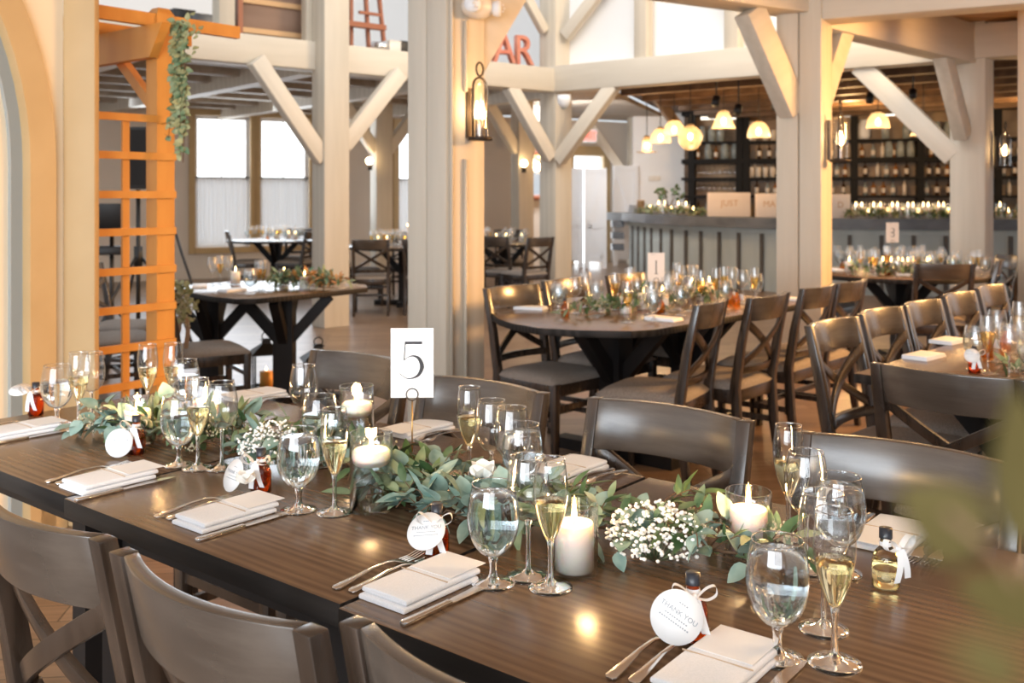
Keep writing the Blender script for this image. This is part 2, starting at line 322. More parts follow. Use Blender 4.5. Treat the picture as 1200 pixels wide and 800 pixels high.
# far left wall with windows
WA = Vector((-9.2, 14.38, 0)); WB = Vector((3.6, 21.91, 0)); dW = (WB-WA).normalized(); LW = (WB-WA).length
def wall_s(px):   # distance along the far wall under a picture column
    k = (px-CX)/F; t = (k*WA.y-WA.x)/(dW.x-k*dW.y); return t
wins = [(228, 293, 3.0), (304, 362, 3.0), (466, 520, 3.0)]
WZ0, WZ1 = .52, 2.74
holes = [(wall_s(x0), wall_s(x1), WZ0, WZ1) for x0, x1, _ in wins] + [(wall_s(671), wall_s(706), 0.0, 2.22)]
TW = wide_wall('wall_left', WA, WB, 0, 2.95, M['beige'], .2, holes)
for i, (s0, s1, z0, z1) in enumerate(holes[:3]):
    mb = MB(); t = .10
    for c, d in (((s0-t/2, -.03, (z0+z1)/2), (t, .06, z1-z0+2*t)), ((s1+t/2, -.03, (z0+z1)/2), (t, .06, z1-z0+2*t)), (((s0+s1)/2, -.03, z1+t/2), (s1-s0, .06, t)), (((s0+s1)/2, -.04, z0-t/2), (s1-s0, .08, t))): mb.box(c, d, M=TW)
    st(mb, 'window_%d' % (i+1), M['tan'])
    mb = MB(); t = .06; zm = z0+(z1-z0)*.52
    for c, d in (((s0+t/2, .08, (z0+z1)/2), (t, .06, z1-z0)), ((s1-t/2, .08, (z0+z1)/2), (t, .06, z1-z0)), (((s0+s1)/2, .08, z1-t/2), (s1-s0, .06, t)), (((s0+s1)/2, .08, z0+t/2), (s1-s0, .06, t)), (((s0+s1)/2, .08, zm), (s1-s0, .06, t*.8))): mb.box(c, d, M=TW)
    mb.box(((s0+s1)/2, .09, z0+(z1-z0)*.76), (.02, .03, (z1-z0)*.48), M=TW); mb.mi = 1; mb.box(((s0+s1)/2, .13, (z0+z1)/2), (s1-s0, .01, z1-z0), M=TW)
    struct(mb.build('window_%d_sash' % (i+1), [M['white'], M['window_sky']]))
    # cafe curtain
    cz1 = z0+(z1-z0)*.53; K = 44; secs = []
    vs = []; fs = []
    for k in range(K+1):
        s_ = s0+.05+(s1-s0-.12)*k/K; y_ = .03+.018*math.sin(k*1.7)+.008*math.sin(k*.6+1)
        vs += [(s_, y_, z0+.06), (s_, y_*.8, cz1)]
    for k in range(K): fs.append((2*k, 2*k+2, 2*k+3, 2*k+1))
    root = thing('cafe_curtain', ['sheer pale cafe curtain in the first far window beside the cedar arbor', 'sheer pale cafe curtain in the window just left of the gallery post', 'sheer cafe curtain in the far window beside the wide centre post'][i], 'curtain', group='cafe curtains in the far windows')
    cm = MB().add(vs, fs, TW); cm.sm = [True]*len(fs); obj(cm, 'cloth', M['curtain'], root)
    obj(MB().tube([TW @ Vector((s0+.0, .03, cz1+.005)), TW @ Vector((s1, .03, cz1+.005))], .012, 6), 'curtain_rod', M['bronze'], root)
# exit door in the far wall
s0, s1 = holes[3][:2]
mb = MB()
for c, d in (((s0-.08, -.03, 1.16), (.16, .06, 2.32)), ((s1+.08, -.03, 1.16), (.16, .06, 2.32)), (((s0+s1)/2, -.03, 2.32), (s1-s0+.32, .06, .2))): mb.box(c, d, M=TW)
st(mb, 'door_1', M['tan'])
mb = MB(); mb.box(((s0+s1)/2, .12, 1.1), (s1-s0, .02, 2.2), M=TW); st(mb, 'door_1_glass', M['window_sky'])
# wall segment and side return behind the bar
st(MB().box((2.98, 20.1, 1.5), (1.10, .2, 3.1)), 'wall_back', M['white_wall'])
WR0 = Vector((3.45, 20.0, 0)); WR1 = Vector((10.5, 17.9, 0))
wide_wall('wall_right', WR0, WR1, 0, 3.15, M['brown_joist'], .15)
# gallery deck over the far left room
deck([tuple((A0+nA*.3).xy), tuple((B0+nA*.3).xy), (B0.x+.25, B0.y+.3), (3.6, 21.9), (-9.2, 14.4), (-10, 9)], 2.98, 3.06, 'ceiling', M['joist'])
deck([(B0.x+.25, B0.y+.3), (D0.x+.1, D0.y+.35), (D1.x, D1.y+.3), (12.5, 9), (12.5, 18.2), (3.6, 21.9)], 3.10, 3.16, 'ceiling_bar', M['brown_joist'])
for k in range(9):    # joists of the far left room, parallel to the front beam
    off = .9+k*.85; a = A0+nA*off-dA*1.0; bb = A0+dA*(B0-A0).length*(1.0)+nA*off+dA*.6*k*.5
    st(MB().bar((a.x, a.y, 2.90), (bb.x, bb.y, 2.90), .16, .17), 'ceiling_joist', M['joist'])
for k in range(4):
    a = A0+dA*(1.6+k*1.9)+nA*.2; bb = a+nA*8
    st(MB().bar((a.x, a.y, 2.80), (bb.x, bb.y, 2.80), .2, .2), 'ceiling_joist', M['beam'])
for k in range(8):
    off = 1.1+k*.95; a = B0+nB*off-dB*(.2*k); bb = D0+nB*off+dB*5
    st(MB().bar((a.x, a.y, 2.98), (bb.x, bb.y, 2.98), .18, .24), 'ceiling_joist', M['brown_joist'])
# main beams
def tbar(a, b, wd, z0, z1, name='timber_beam', m='beam'):
    a = Vector((a.x, a.y, (z0+z1)/2)); b = Vector((b.x, b.y, (z0+z1)/2)); L = (b-a).length; ang = math.atan2(b.y-a.y, b.x-a.x)
    mb = MB().box((L/2, 0, 0), (L, wd, z1-z0)); o = mb.build(name, M[m], bevel=.008); o.location = a; o.rotation_euler = (0, 0, ang); return struct(o)
def post(c, sx, sy, rz, z1, name='timber_post', z0=0, m='post'):
    mb = MB().box((0, 0, (z1-z0)/2), (sx, sy, z1-z0)); o = mb.build(name, M[m], bevel=.008); o.location = (c[0], c[1], z0); o.rotation_euler = (0, 0, rz); return struct(o)
angA = math.atan2(dA.y, dA.x); angB = math.atan2(dB.y, dB.x)
tbar(A0-dA*2, B0, .26, ZB, ZT); tbar(B0, D0, .26, ZB, ZT+.03); tbar(D0, D1, .26, ZB, ZT+.03)
PA = Vector((at(386, 300, 10.55).x, 10.62, 0))
post(PA, .30, .27, angA, 5.2); post(B0+Vector((.03, .08, 0)), .30, .30, math.radians(42), 5.2)
post((D0.x+.05, D0.y+.02), .33, .28, -.72, 3.3)
def doublepost(c, s, rz, z1):
    for k in (-1, 1):
        d = Vector((math.cos(rz), math.sin(rz), 0))*(k*(s/4+.002)); post((c[0]+d.x, c[1]+d.y), s/2-.004, s*.92, rz, z1)
doublepost((C0.x, C0.y), .34, -math.radians(32), 4.6)
doublepost((E0.x-.0, E0.y), .345, -math.radians(44), 4.8)
def brace(p, q, wd=.13, ht=.17, m='beam'):
    p = Vector(p); q = Vector(q); d = q-p; L = d.length
    mb = MB().box((L/2, 0, 0), (L, wd, ht)); o = mb.build('knee_brace', M[m], bevel=.006)
    x = d.normalized(); y = Vector((0,0,1)).cross(x).normalized(); z = x.cross(y); o.matrix_world = Matrix.Translation(p) @ Matrix((x, y, z)).transposed().to_4x4(); return struct(o)
def brace2(P, d, s, z1=ZB, drop=.85, wd=.13, ht=.17, m='beam'):
    d = Vector(d).normalized(); p = Vector((P.x, P.y, z1-drop))+d*.12; brace(p, Vector((P.x, P.y, z1+.03))+d*s, wd, ht, m)
brace2(PA-nA*.04, -dA, .88, drop=.95); brace2(PA-nA*.04, dA, .85, drop=.80)
brace2(B0-nA*.06, -dA, .80, drop=.85); brace2(B0-nB*.06, dB, .95, drop=.88)
brace2(D0-nB*.02, -dB, 1.05, drop=.95, wd=.14, ht=.2)
CE = (E0-C0).normalized(); CD = (D0-C0).normalized()
C1 = Vector((3.75, 6.75, 0))
tbar(E0, C0, .28, ZB+.04, ZB+.36); tbar(C0, C0+(Vector((3.57, 6.95, 0))-C0)*2.2, .28, ZB-.02, ZB+.36); tbar(C0, D0, .22, ZB-.04, ZB+.34)
tbar(D0, D0+Vector((2.8, -.2, 0)), .26, ZB+.02, ZB+.36)
brace2(C0, CE, .58, drop=.70, wd=.15, ht=.19, m='post'); brace2(C0, CD, .62, drop=.78, m='post'); brace2(D0, -CD, .62, drop=.75, m='post')
brace2(E0, -CE, .50, drop=.56, wd=.16, ht=.2, m='post')
deck([(C0.x, C0.y), (D0.x, D0.y), (D0.x+5, D0.y-.2), (11, 3), (4.6, 4.6), (C1.x+1.4, C1.y-.9)], ZB+.36, ZB+.42, 'ceiling_right', M['ceiling'])
deck([(-4.2,3.7),(E0.x-.1,E0.y),(C0.x,C0.y),(5.15,6.1),(11,3),(9,-2.6),(-4.2,-2.6)], 3.10, 3.16, 'ceiling_near', M['beige'])
wide_wall('wall_east', (8.2,7.0,0), (7.6,-2.6,0), 0, 3.1, M['cream'], .1)
tbar(E0-CE*-0 , E0+CE*2.0, .26, ZB+.04, ZB+.36)
post((4.16, 7.75), .3, .3, .3, 3.0)             # post at the right edge of the picture
# upper storey: studs and white infill over the bar beam, posts over the gallery front
Wn = B0+nB*.16; We = D0+nB*.16
wide_wall('wall_upper', Wn+Vector((0,0,0)), We+dB*3, ZT, 5.6, M['white_wall'], .1)
for px in (754, 860, 985):
    k = (px-CX)/F; t = (k*B0.y-B0.x)/(dB.x-k*dB.y); p = B0+dB*t; post((p.x, p.y), .17, .17, angB, 5.5, z0=ZT+.03)
def upbrace(px, sgn, s=.55):
    k = (px-CX)/F; t = (k*B0.y-B0.x)/(dB.x-k*dB.y); p = B0+dB*t
    brace(Vector((p.x, p.y, ZT+.52)), Vector((p.x, p.y, ZT+.52+.75))+dB*s*sgn, .1, .12)
upbrace(860, -1); upbrace(860, 1); brace(Vector((B0.x+.15, B0.y-.1, ZT+.42)), Vector((B0.x+.15, B0.y-.1, ZT+1.25))+dB*.85, .12, .15)
brace(Vector((B0.x-.12, B0.y, ZT+.50)), Vector((B0.x-.12, B0.y, ZT+1.2))-dA*.55, .1, .12)
wide_wall('wall_gallery', Vector((-10, 13.2, 0)), Vector((2.2, 20.2, 0)), 3.06, 6.0, M['white_wall'], .1)
for px, wd in ((262, .17), (362, .12)):
    k = (px-CX)/F; t = (k*A0.y-A0.x)/(dA.x-k*dA.y); p = A0+dA*t; post((p.x, p.y), wd, wd, angA, 5.2, z0=ZT)
for px in (330, 440, 615):
    k = (px-CX)/F
for px, Y, sgn in ((447, 15.6, 1), (612, 15.9, 0)):     # posts deep in the far room
    p = at(px, 200, Y); p.z = 0; post((p.x, p.y), .27, .27, .5, 2.95)
    for d in (dA, -dA):
        brace2(p, d, .8, z1=2.9, drop=.8)
p = at(742, 200, 20.3); p.z = 0; post((p.x, p.y), .2, .2, .2, 3.1); brace2(p, (-1, .1, 0), .9, z1=2.85, drop=1.1)
p = at(807, 200, 17.0); brace(Vector((p.x, p.y, 2.3)), Vector((p.x-.55, p.y-.1, 3.05)), .14, .16, 'brown_joist')
# near left wall: pilaster, wall face and the arched opening with its panelled door
PF = Vector((-1.80, 4.18, 0))
post((PF.x-.01, PF.y+.015), .135, .05, .0, 4.2, name='trim_1', m='tan')
Wd = Vector((-.50, -.866, 0)); Wn2 = Vector((.866, -.50, 0))     # direction of the wall toward the camera, and its face normal
a = PF+Vector((-.075, -.01, 0)); angw = math.atan2(Wd.y, Wd.x)
TL = Matrix.Translation(a) @ Matrix.Rotation(angw, 4, 'Z')          # x along the wall, local -y... thickness
ARx, ARz, ARr = 1.498, 1.52, 1.44
def arch(r, n=20): return [(ARx-r*math.cos(t), ARz+r*math.sin(t)) for t in [math.pi/2*k/n for k in range(n+1)]]
def archband(r0, r1, y0, y1, m, name, down=0.0):
    A = [(ARx-r0, down)]+arch(r0); B = [(ARx-r1, down)]+arch(r1); mb = MB(); secs = []
    for (x0, z0), (x1, z1) in zip(A, B): secs.append([(x0, y0, z0), (x1, y0, z1), (x1, y1, z1), (x0, y1, z0)])
    mb.loft(secs, M=TL); mb2 = mb
    return st(mb2, name, m)
sg = 1.0
# wall surface left of the arch (between pilaster and trim), as a strip that follows the curve
A = [(ARx-1.445, 0)]+arch(1.445); vs = []; mb = MB(); secs = []
for x, z in A: secs.append([(0.0, .0, z), (x, .0, z), (x, -.12, z), (0.0, -.12, z)])
secs.append([(0, 0, 4.2), (ARx, 0, 4.2), (ARx, -.12, 4.2), (0, -.12, 4.2)])
mb.loft(secs, M=TL); st(mb, 'wall_side', M['cream'])
archband(1.45, 1.335, .022, -.10, M['tan'], 'trim_2')
archband(1.335, 1.285, -.03, -.12, mat('grey_reveal_paint',(.34,.36,.35),.6), 'trim_3')
archband(1.285, 1.20, -.05, -.12, M['cream'], 'door_2')
mb = MB(); mb.prism([(ARx-1.2, 0), (ARx+.2, 0), (ARx+.2, ARz+1.2)]+[(x, z) for x, z in arch(1.2)][::-1], 0, .04, M=TL @ Matrix.Translation((0, -.07, 0)) @ Matrix.Rotation(math.pi/2, 4, 'X'))
st(mb, 'door_2_panel', M['cream'])
for hx in (1.13, 1.02): archband(hx, hx-.03, -.04, -.07, M['cream'], 'door_2_moulding', .9)
mb = MB(); mb.box((.055, .012, .08), (.12, .02, .16), M=TL); st(mb, 'baseboard_side', M['tan'])

# ================================================================ PENDANTS, SCONCES, SIGNS
def pendant(px, py, Y, kind, label):
    p = at(px, py, Y); root = thing('pendant_lamp', label, 'lamp', (p.x, p.y, p.z), 0, 'pendants over the bar'); root.scale=(.85,.85,1); lamp('pendant_light',(p.x,p.y-.1,p.z-.2),9,WARM,.08)
    top = 3.10-p.z
    obj(MB().tube([(0,0,.14), (0,0,top)], .008, 6), 'cord', M['black'], root)
    obj(MB().lathe([(0,.16),(.05,.16),(.05,.13),(.03,.06),(0,.06)], 12), 'lamp_socket', M['brass'], root); obj(MB().lathe([(0,top),(.08,top),(.08,top-.03),(0,top-.03)], 12), 'ceiling_rose', M['brass'], root)
    obj(MB().ball((0,0,0), .04, 12, 8, (1,1,1.25)), 'bulb', M['bulb'], root)
    if kind == 'globe': pr = [(.05,.17)]+[(.19*math.sin(t), .17*math.cos(t)-.02) for t in [.35+(math.pi-.35)*k/14 for k in range(15)]]
    elif kind == 'cone': pr = [(.05,.15),(.09,.13),(.17,-.05),(.21,-.11)]
    elif kind == 'dome': pr = [(.04,.14),(.10,.12),(.16,.05),(.185,-.03),(.19,-.09)]
    else: pr = [(.05,.15),(.08,.10),(.085,-.08),(.18,-.10),(.20,-.09)]
    obj(MB().lathe(pr, 24), 'lamp_shade', M['shade'], root)
for a_ in [(633, 168, 17.0, 'flat', 'flared glass pendant hanging nearest the white louvred screen'), (0,0,0,0,0)][:0]: pass
pens = [(758,171,15.6,'flat','clear pendant with a flat brim, first of the row over the bar end'),(774,161,15.0,'dome','small dome pendant beside the flat brimmed one over the bar'),(790,152,14.6,'dome','dome glass pendant hung highest in the cluster near the round globe'),(809,160,13.6,'globe','round clear globe pendant over the bar'),
        (848,142,14.2,'cone','cone shaped pendant before the stemware shelves'),(889,154,14.0,'dome','wide dome pendant hanging left of the double post at the bar'),(1029,143,14.0,'dome','dome pendant before the white jar on the back bar'),(1082,150,13.8,'cone','amber cone pendant hanging before the dark upright of the back bar')]
for p_ in pens: pendant(*p_)
def sconce(P, ang, label, lamps=True):
    """candle lantern: back plate, arched loop frame, ring, tray, two candle sleeves with flame bulbs"""
    root = thing('wall_lantern', label, 'lamp', P, ang, 'lantern sconces on the timber posts')
    obj(MB().box((0,.0,-.02),(.06,.015,.30)), 'back_plate', M['bronze'], root)
    h = .19; r = .055; y = -.085
    arc = [(-r, y, -.17), (-r, y, h-.06)]+[(-r*math.cos(t), y, h-.06+r*math.sin(t)) for t in [math.pi*k/10 for k in range(1,10)]]+[(r, y, h-.06), (r, y, -.17)]
    obj(MB().tube(arc, .007, 6), 'loop_frame', M['bronze'], root)
    ring = [(.028*math.cos(t), y, h+.045+.04*math.sin(t)) for t in [2*math.pi*k/16 for k in range(17)]]
    obj(MB().tube(ring, .006, 6), 'ring', M['bronze'], root)
    obj(MB().lathe([(0,-.185),(.075,-.185),(.078,-.165),(0,-.165)], 20, c=(0,y,0)).box((0,y/2,-.175),(.02,.08,.012)), 'tray', M['bronze'], root)
    obj(MB().lathe([(.05,-.16),(.052,.10),(.04,.145),(.015,.165)], 20, c=(0,y,0)), 'glass_chimney', M['glass'], root)
    sl = MB(); 
    for k in (-1,1): sl.lathe([(.012,-.165),(.012,-.06),(0,-.06)], 10, c=(k*.022,y,0))
    obj(sl, 'candle_sleeve', M['bronze'], root)
    fl = MB()
    for k in (-1,1): fl.lathe([(0,-.06),(.012,-.05),(.015,-.02),(.008,.02),(0,.05)], 10, c=(k*.022,y,0))
    obj(fl, 'flame_bulb', M['bulb'], root)
    if lamps:
        q = Matrix.Rotation(ang,4,'Z') @ Vector((0,y-.03,-.01)); l_ = lamp('lantern_light', Vector(P)+q, 3.5, WARM, .03)
rE = -math.radians(44)+math.pi/2
fE = Vector((math.cos(rE-math.pi/2), math.sin(rE-math.pi/2), 0))      # outward normal of the right face of the centre post
tE = Vector((-fE.y, fE.x, 0))
pf = Vector((E0.x, E0.y, 0))+fE*.178
sconce(tuple((pf+tE*.03+Vector((0,0,1.38+(230-128)/F*5.9)))), math.atan2(fE.y,fE.x)+math.pi/2, 'dark lantern with two flame bulbs on the wide centre post')
rC = -math.radians(32)
fC = Vector((math.cos(rC), math.sin(rC), 0)); pc = C0+fC*.17
sconce((pc.x, pc.y-.05, 1.38+(230-162)/F*7.6), math.atan2(fC.y,fC.x)+math.pi/2, 'glowing lantern on the side of the double post before the bar')
sconce((D0.x+.26, D0.y-.04, 1.38+(230-175)/F*9.8), math.radians(80), 'glowing lantern on the post at the far right of the bar')
for px, py, Y, la in ((433,190,15.3,'small bare bulb sconce on the deep post between two far windows'),(614,193,15.65,'small bare bulb sconce on the deep post left of the round mirror')):
    p = at(px, py, Y); r_ = thing('bulb_sconce', la, 'lamp', (p.x, p.y-.02, p.z))
    obj(MB().box((0,.06,-.06),(.07,.04,.12)), 'back_plate', M['bronze'], r_); obj(MB().ball((0,0,.02), .055, 12, 8), 'bulb', M['bulb'], r_); obj(MB().tube([(0,.06,-.1),(0,0,-.1),(0,0,-.03)], .012, 6), 'arm', M['bronze'], r_)
# conduits + emergency light on the centre post
for off, z0, z1, la in ((-.125, 0.0, 4.6, 'thin painted conduit running full height up the centre post'), (-.012, 0.0, 1.60, 'painted conduit below the lantern on the centre post'), (-.012, 2.0, 2.42, 'short painted conduit from the lantern up to the emergency light')):
    q = pf+tE*off+fE*.008; o = MB().tube([(q.x,q.y,z0),(q.x,q.y,z1)], .012, 8).build('conduit', M['post']); tag(o, la, 'conduit')
q = pf+tE*.035+fE*.06; zE = 1.38+(230-6)/F*5.85
r_ = thing('emergency_light', 'white twin-head emergency light high on the centre post', 'light', (q.x, q.y, zE), math.atan2(fE.y,fE.x)+math.pi/2)
obj(MB().ball((0,0,0), .10, 20, 12, (1.15,.8,.72)), 'housing', M['plastic'], r_)
for k in (-1,1):
    hd = MB().lathe([(0,.0),(.042,.0),(.05,.03),(.045,.045),(0,.05)], 18, M=Matrix.Translation((k*.085,-.045,-.005)) @ Matrix.Rotation(math.pi/2,4,'X') @ Matrix.Rotation(k*.7,4,'Y'))
    obj(hd, 'lamp_head', M['white'], r_)
    g = MB()
    for t in range(6): g.ball((k*.105+.022*math.cos(t*1.05), -.098, .022*math.sin(t*1.05)-.005), .007, 6, 4)
    obj(g, 'lens_facets', M['plastic'], r_)
# small camera dome under beam near the far corner post
p = at(661, 119, 12.4); r_ = thing('security_camera', 'white dome camera under the beam beside the corner post', 'camera', tuple(p)); obj(MB().lathe([(0,.08),(.08,.08),(.085,.02),(.07,-.03),(.045,-.07),(0,-.085)], 18), 'housing', M['white'], r_); obj(MB().lathe([(.05,-.05),(.03,-.09),(0,-.1)],14),'lens',M['bar_blue'],r_)
# exit sign
p = at(690, 159, 18.6); r_ = thing('exit_sign', 'red lit exit sign hanging above the white folding screens', 'sign', tuple(p)); obj(MB().box((0,.03,0),(.30,.05,.24)), 'housing', M['white'], r_, bevel=.01)
text('EXIT', .15, M['exit'], r_, Matrix.Translation((0,-.0,0)) @ Matrix.Rotation(math.pi/2,4,'X')); obj(MB().box((0,.004,.0),(.27,.004,.2)),'sign_face',mat('pink_sign_face',(.75,.30,.24),.6),r_); obj(MB().tube([(0,.03,.12),(0,.03,.5)],.01,6),'hanger',M['white'],r_)
# thermostat
p = at(764, 209, 19.98); tag(MB().box((0,0,0),(.14,.03,.10)).box((.12,0,0),(.09,.03,.09)).build('thermostat', M['plastic'], bevel=.006), 'small thermostat on the white wall behind the bar', 'thermostat').location = (p.x, 19.985, p.z)
# round mirror
p = at(627, 205, 17.4); r_ = thing('round_mirror', 'round mirror in a wooden frame behind the corner post', 'mirror', tuple(p), .35)
T_ = Matrix.Rotation(math.pi/2,4,'X'); obj(MB().lathe([(.36,0),(.43,0),(.44,.03),(.43,.05),(.36,.05),(.35,.02),(.36,0)], 40, M=T_), 'frame', M['redwood'], r_); obj(MB().lathe([(0,.02),(.36,.02)], 40, M=T_), 'mirror_glass', M['mirror'], r_)
st(MB().box((p.x+.1, p.y+.2, 1.5), (.9, .1, 2.95), .35), 'wall_partition', M['beige'])
# track lights
for i,(px,py) in enumerate(((864,128),(908,122),(1019,114),(1069,110),(838,118))):
    p = at(px,py,12.8); r_ = thing('track_light','black track spotlight under the joists of the bar ceiling','lamp',(p.x,p.y,p.z),0,'track spotlights over the bar'); obj(MB().tube([(0,0,-.06),(.03,.05,.05)],.05,12),'lamp_head',M['black'],r_); obj(MB().tube([(0.02,0.02,.03),(0.02,.02,3.12-p.z)],.012,6),'stem',M['black'],r_)
# ================================================================ SCREENS, BAR
def screen(px0, px1, Y, rz, label, flip=1, y_top=197):
    x0 = (px0-CX)/F*Y; x1 = (px1-CX)/F*Y; wd = (x1-x0); z1 = 1.38+(230-y_top)/F*Y; c = (x0+x1)/2
    r_ = thing('folding_screen', label, 'screen', (c, Y, 0), rz, 'white barn-door screens')
    H = z1-.12; mb = MB(); mb.box((0,0,H/2+.12),(wd,.03,H)); obj(mb,'board_panel',M['white'],r_)
    fr = MB(); t=.09
    for cx_ in (-wd/2+t/2, wd/2-t/2): fr.box((cx_,-.025,H/2+.06),(t,.03,H+.12))
    for z_ in (.18, H*.45, H+.07): fr.box((0,-.025,z_),(wd-2*t,.03,t))
    obj(fr,'frame_rails',M['white'],r_)
    for (za,zb) in ((.2,H*.45),(H*.45,H+.05)):
        s = flip if za<.3 else -flip
        obj(MB().bar((-s*(wd/2-t),-.025,za),(s*(wd/2-t),-.025,zb),.03,.08,up=(0,0,1)),'diagonal_brace',M['white'],r_)
screen(652,683,19.4,.12,'white barn-door screen half hidden by the corner post',1); screen(685,711,19.2,-.1,'white barn-door screen standing in the middle of the three',-1); screen(718,748,19.9,.15,'white barn-door screen behind the end of the bar',1,194)
# bar counter: plan curve of the front
bp = [(1.86,19.6),(2.06,18.7),(2.16,17.9),(2.28,17.1),(2.48,16.35),(2.85,15.5),(3.30,14.75),(3.72,14.25),(4.25,13.95),(4.9,13.78),(5.6,13.62),(6.4,13.5),(7.2,13.4),(8.4,13.3)]
def offs(pl, d):
    o_ = []
    for i,(x,y) in enumerate(pl):
        a_ = Vector(pl[max(i-1,0)]); b_ = Vector(pl[min(i+1,len(pl)-1)]); t_ = (b_-a_).normalized(); o_.append((x-t_.y*d, y+t_.x*d))
    return o_
r_ = thing('bar_counter','long curved grey blue bar with a thick slate top','bar counter')
def wallstrip(pl,d0,d1,z0,z1):
    A_=offs(pl,d0);B_=offs(pl,d1);return MB().loft([[(a_[0],a_[1],z0),(b_[0],b_[1],z0),(b_[0],b_[1],z1),(a_[0],a_[1],z1)] for a_,b_ in zip(A_,B_)])
obj(wallstrip(bp,.0,.62,.92,1.07),'bar_top',M['bar_top'],r_); fp=bp[1:]
obj(wallstrip(fp,.14,.30,0,.92),'front_panel',M['bar_blue'],r_); obj(wallstrip(fp,.10,.16,.84,.92),'front_trim',M['bar_blue'],r_)
Lp=[Vector(q) for q in offs(fp,.125)]; cum=[0]
for a_,b_ in zip(Lp,Lp[1:]): cum.append(cum[-1]+(b_-a_).length)
s_=.3
while s_<cum[-1]-.1:
    k=max(i for i in range(len(cum)-1) if cum[i]<=s_); t=(s_-cum[k])/(cum[k+1]-cum[k]); p=Lp[k].lerp(Lp[k+1],t); d=(Lp[k+1]-Lp[k]).normalized()
    obj(MB().box((p.x,p.y,.46),(.055,.035,.92),math.atan2(d.y,d.x)),'batten',M['batten'],r_); s_+=.42
for k in range(3): obj(MB().box((1.95+.05,18.95,.42+k*.22),(.22,.3,.12)),'side_slat',M['bar_top'],r_)
# back bar shelves
dR=(WR1-WR0).normalized(); nR=Vector((dR.y,-dR.x,0)); angR=math.atan2(dR.y,dR.x)
TR=Matrix.Translation(WR0+nR*.02)@Matrix.Rotation(angR,4,'Z')
def rs(px):
    k=(px-CX)/F; return (k*WR0.y-WR0.x)/(dR.x-k*dR.y)
sp=[rs(x) for x in (813,868,876,968,1000,1072,1082,1160,1200,1260)]
LR=sp[-1]
r_=thing('back_bar','tall black back bar with wood panels and rows of bottles','shelving unit')
obj(MB().box((LR/2,-.06,1.5),(LR-.2,.03,3.0),M=TR),'back_panel',M['shelfback'],r_)
for s_ in (sp[0],sp[1],rs(876),rs(1000),rs(1076),rs(1165),LR): obj(MB().box((s_,-.25,1.55),(.12,.4,3.1),M=TR),'upright',M['shelf'],r_)
SH=[(3.0,.08),(2.42,.04),(2.06,.09),(1.72,.05),(1.38,.04),(.95,.08)]
for z_,t_ in SH: obj(MB().box((LR/2,-.25,z_),(LR,.42,t_),M=TR),'shelf_board',M['shelf'],r_)
obj(MB().box((LR/2,-.25,.46),(LR,.5,.92),M=TR),'base_cabinet',M['shelf'],r_)
# lit panes seen through the back bar
for s0_,s1_,z0_,z1_ in ((rs(822),rs(866),2.9,2.95),(rs(897),rs(914),2.9,2.95),(rs(960),rs(996),2.90,2.95),(rs(1024),rs(1070),2.90,2.95),(rs(1095),rs(1120),2.46,2.50)):
    obj(MB().box(((s0_+s1_)/2,-.08,(z0_+z1_)/2),(s1_-s0_,.012,z1_-z0_),M=TR),'strip_light',emit('shelf_strip_light',(1,.93,.8),2.0) if 'strip' not in M else M['strip'],r_)
def bottle_mesh(h,r,m,capm='cap'):
    mb=MB().lathe([(0,0),(r,0),(r,h*.6),(r*.35,h*.74),(r*.33,h*.95),(0,h*.95)],10); mb.mi=1; mb.lathe([(r*1.02,h*.18),(r*1.02,h*.5)],10); mb.mi=2; mb.lathe([(r*.38,h*.93),(r*.38,h),(0,h)],8)
    return mb.build('liquor_bottle',[M[m],M['bottleD'],M[capm]])
protos=[bottle_mesh(.30,.038,'bottleA'),bottle_mesh(.28,.042,'bottleB'),bottle_mesh(.27,.04,'bottleC'),bottle_mesh(.31,.036,'bottleD')]
used=set()
def put(proto,loc,label,cat,group,rz=0):
    if proto.name not in used: used.add(proto.name); o=proto; o.location=loc; o.rotation_euler=(0,0,rz)
    else: o=dup(proto,loc,rz)
    o['label']=label; o['category']=cat; o['group']=group; return o
for z_,row in ((2.105,'second'),(1.745,'middle'),(1.40,'lower'),(.99,'counter')):
    s_=sp[0]+.12
    while s_<LR-.1:
        near=min(abs(s_-q) for q in (sp[0],sp[1],rs(876),rs(1000),rs(1076),rs(1165)))
        if near>.1 and not (z_ in (1.745,1.40) and s_<sp[1]):
            put(R.choice(protos),TR@Vector((s_,-.25-R.random()*.08,z_)),'liquor bottle standing on the %s shelf of the back bar'%row,'bottle','bottles on the %s back bar shelf'%row)
        s_+=R.uniform(.13,.22)
# hanging stemware on the left bay and goblets right bay
gl=MB().lathe([(.035,.0),(.035,-.004),(.004,-.008),(.004,-.07),(.03,-.10),(.04,-.14),(.035,-.19)],10).build('hanging_wine_glass',M['glass'])
for z_ in (2.0,1.69):
    for s_ in [sp[0]+.13+.1*k for k in range(9)]:
        for y_ in (-.16,-.34): put(gl,TR@Vector((s_,y_,z_)),'upside-down stemmed glass hanging under a shelf of the left back bar bay','glass','stemware hanging in the back bar')
mug=MB().lathe([(0,0),(.05,0),(.055,.16),(.05,.2),(0,.2)],12).build('ceramic_canister',M['bottleD'])
for s_,z_ in [(rs(882)+.13*k,1.745) for k in range(7)]+[(rs(884),2.45),(rs(898),2.45),(rs(907),2.45)]: put(mug,TR@Vector((s_,-.36,z_)),'pale ceramic canister on a shelf left of the double post','canister','pale canisters on the back bar')
jar=MB().lathe([(0,0),(.1,0),(.12,.06),(.12,.24),(.08,.32),(.08,.36),(0,.36)],14).build('white_jar',M['white'])
for px,z_,l_ in ((1011,2.455,'large white lidded jar on the top shelf right of the double post'),(881,2.455,'round white jar on the top shelf before the dome pendant')): 
    o=put(jar,TR@Vector((rs(px),-.3,z_)),l_,'jar','white jars on the top shelf')
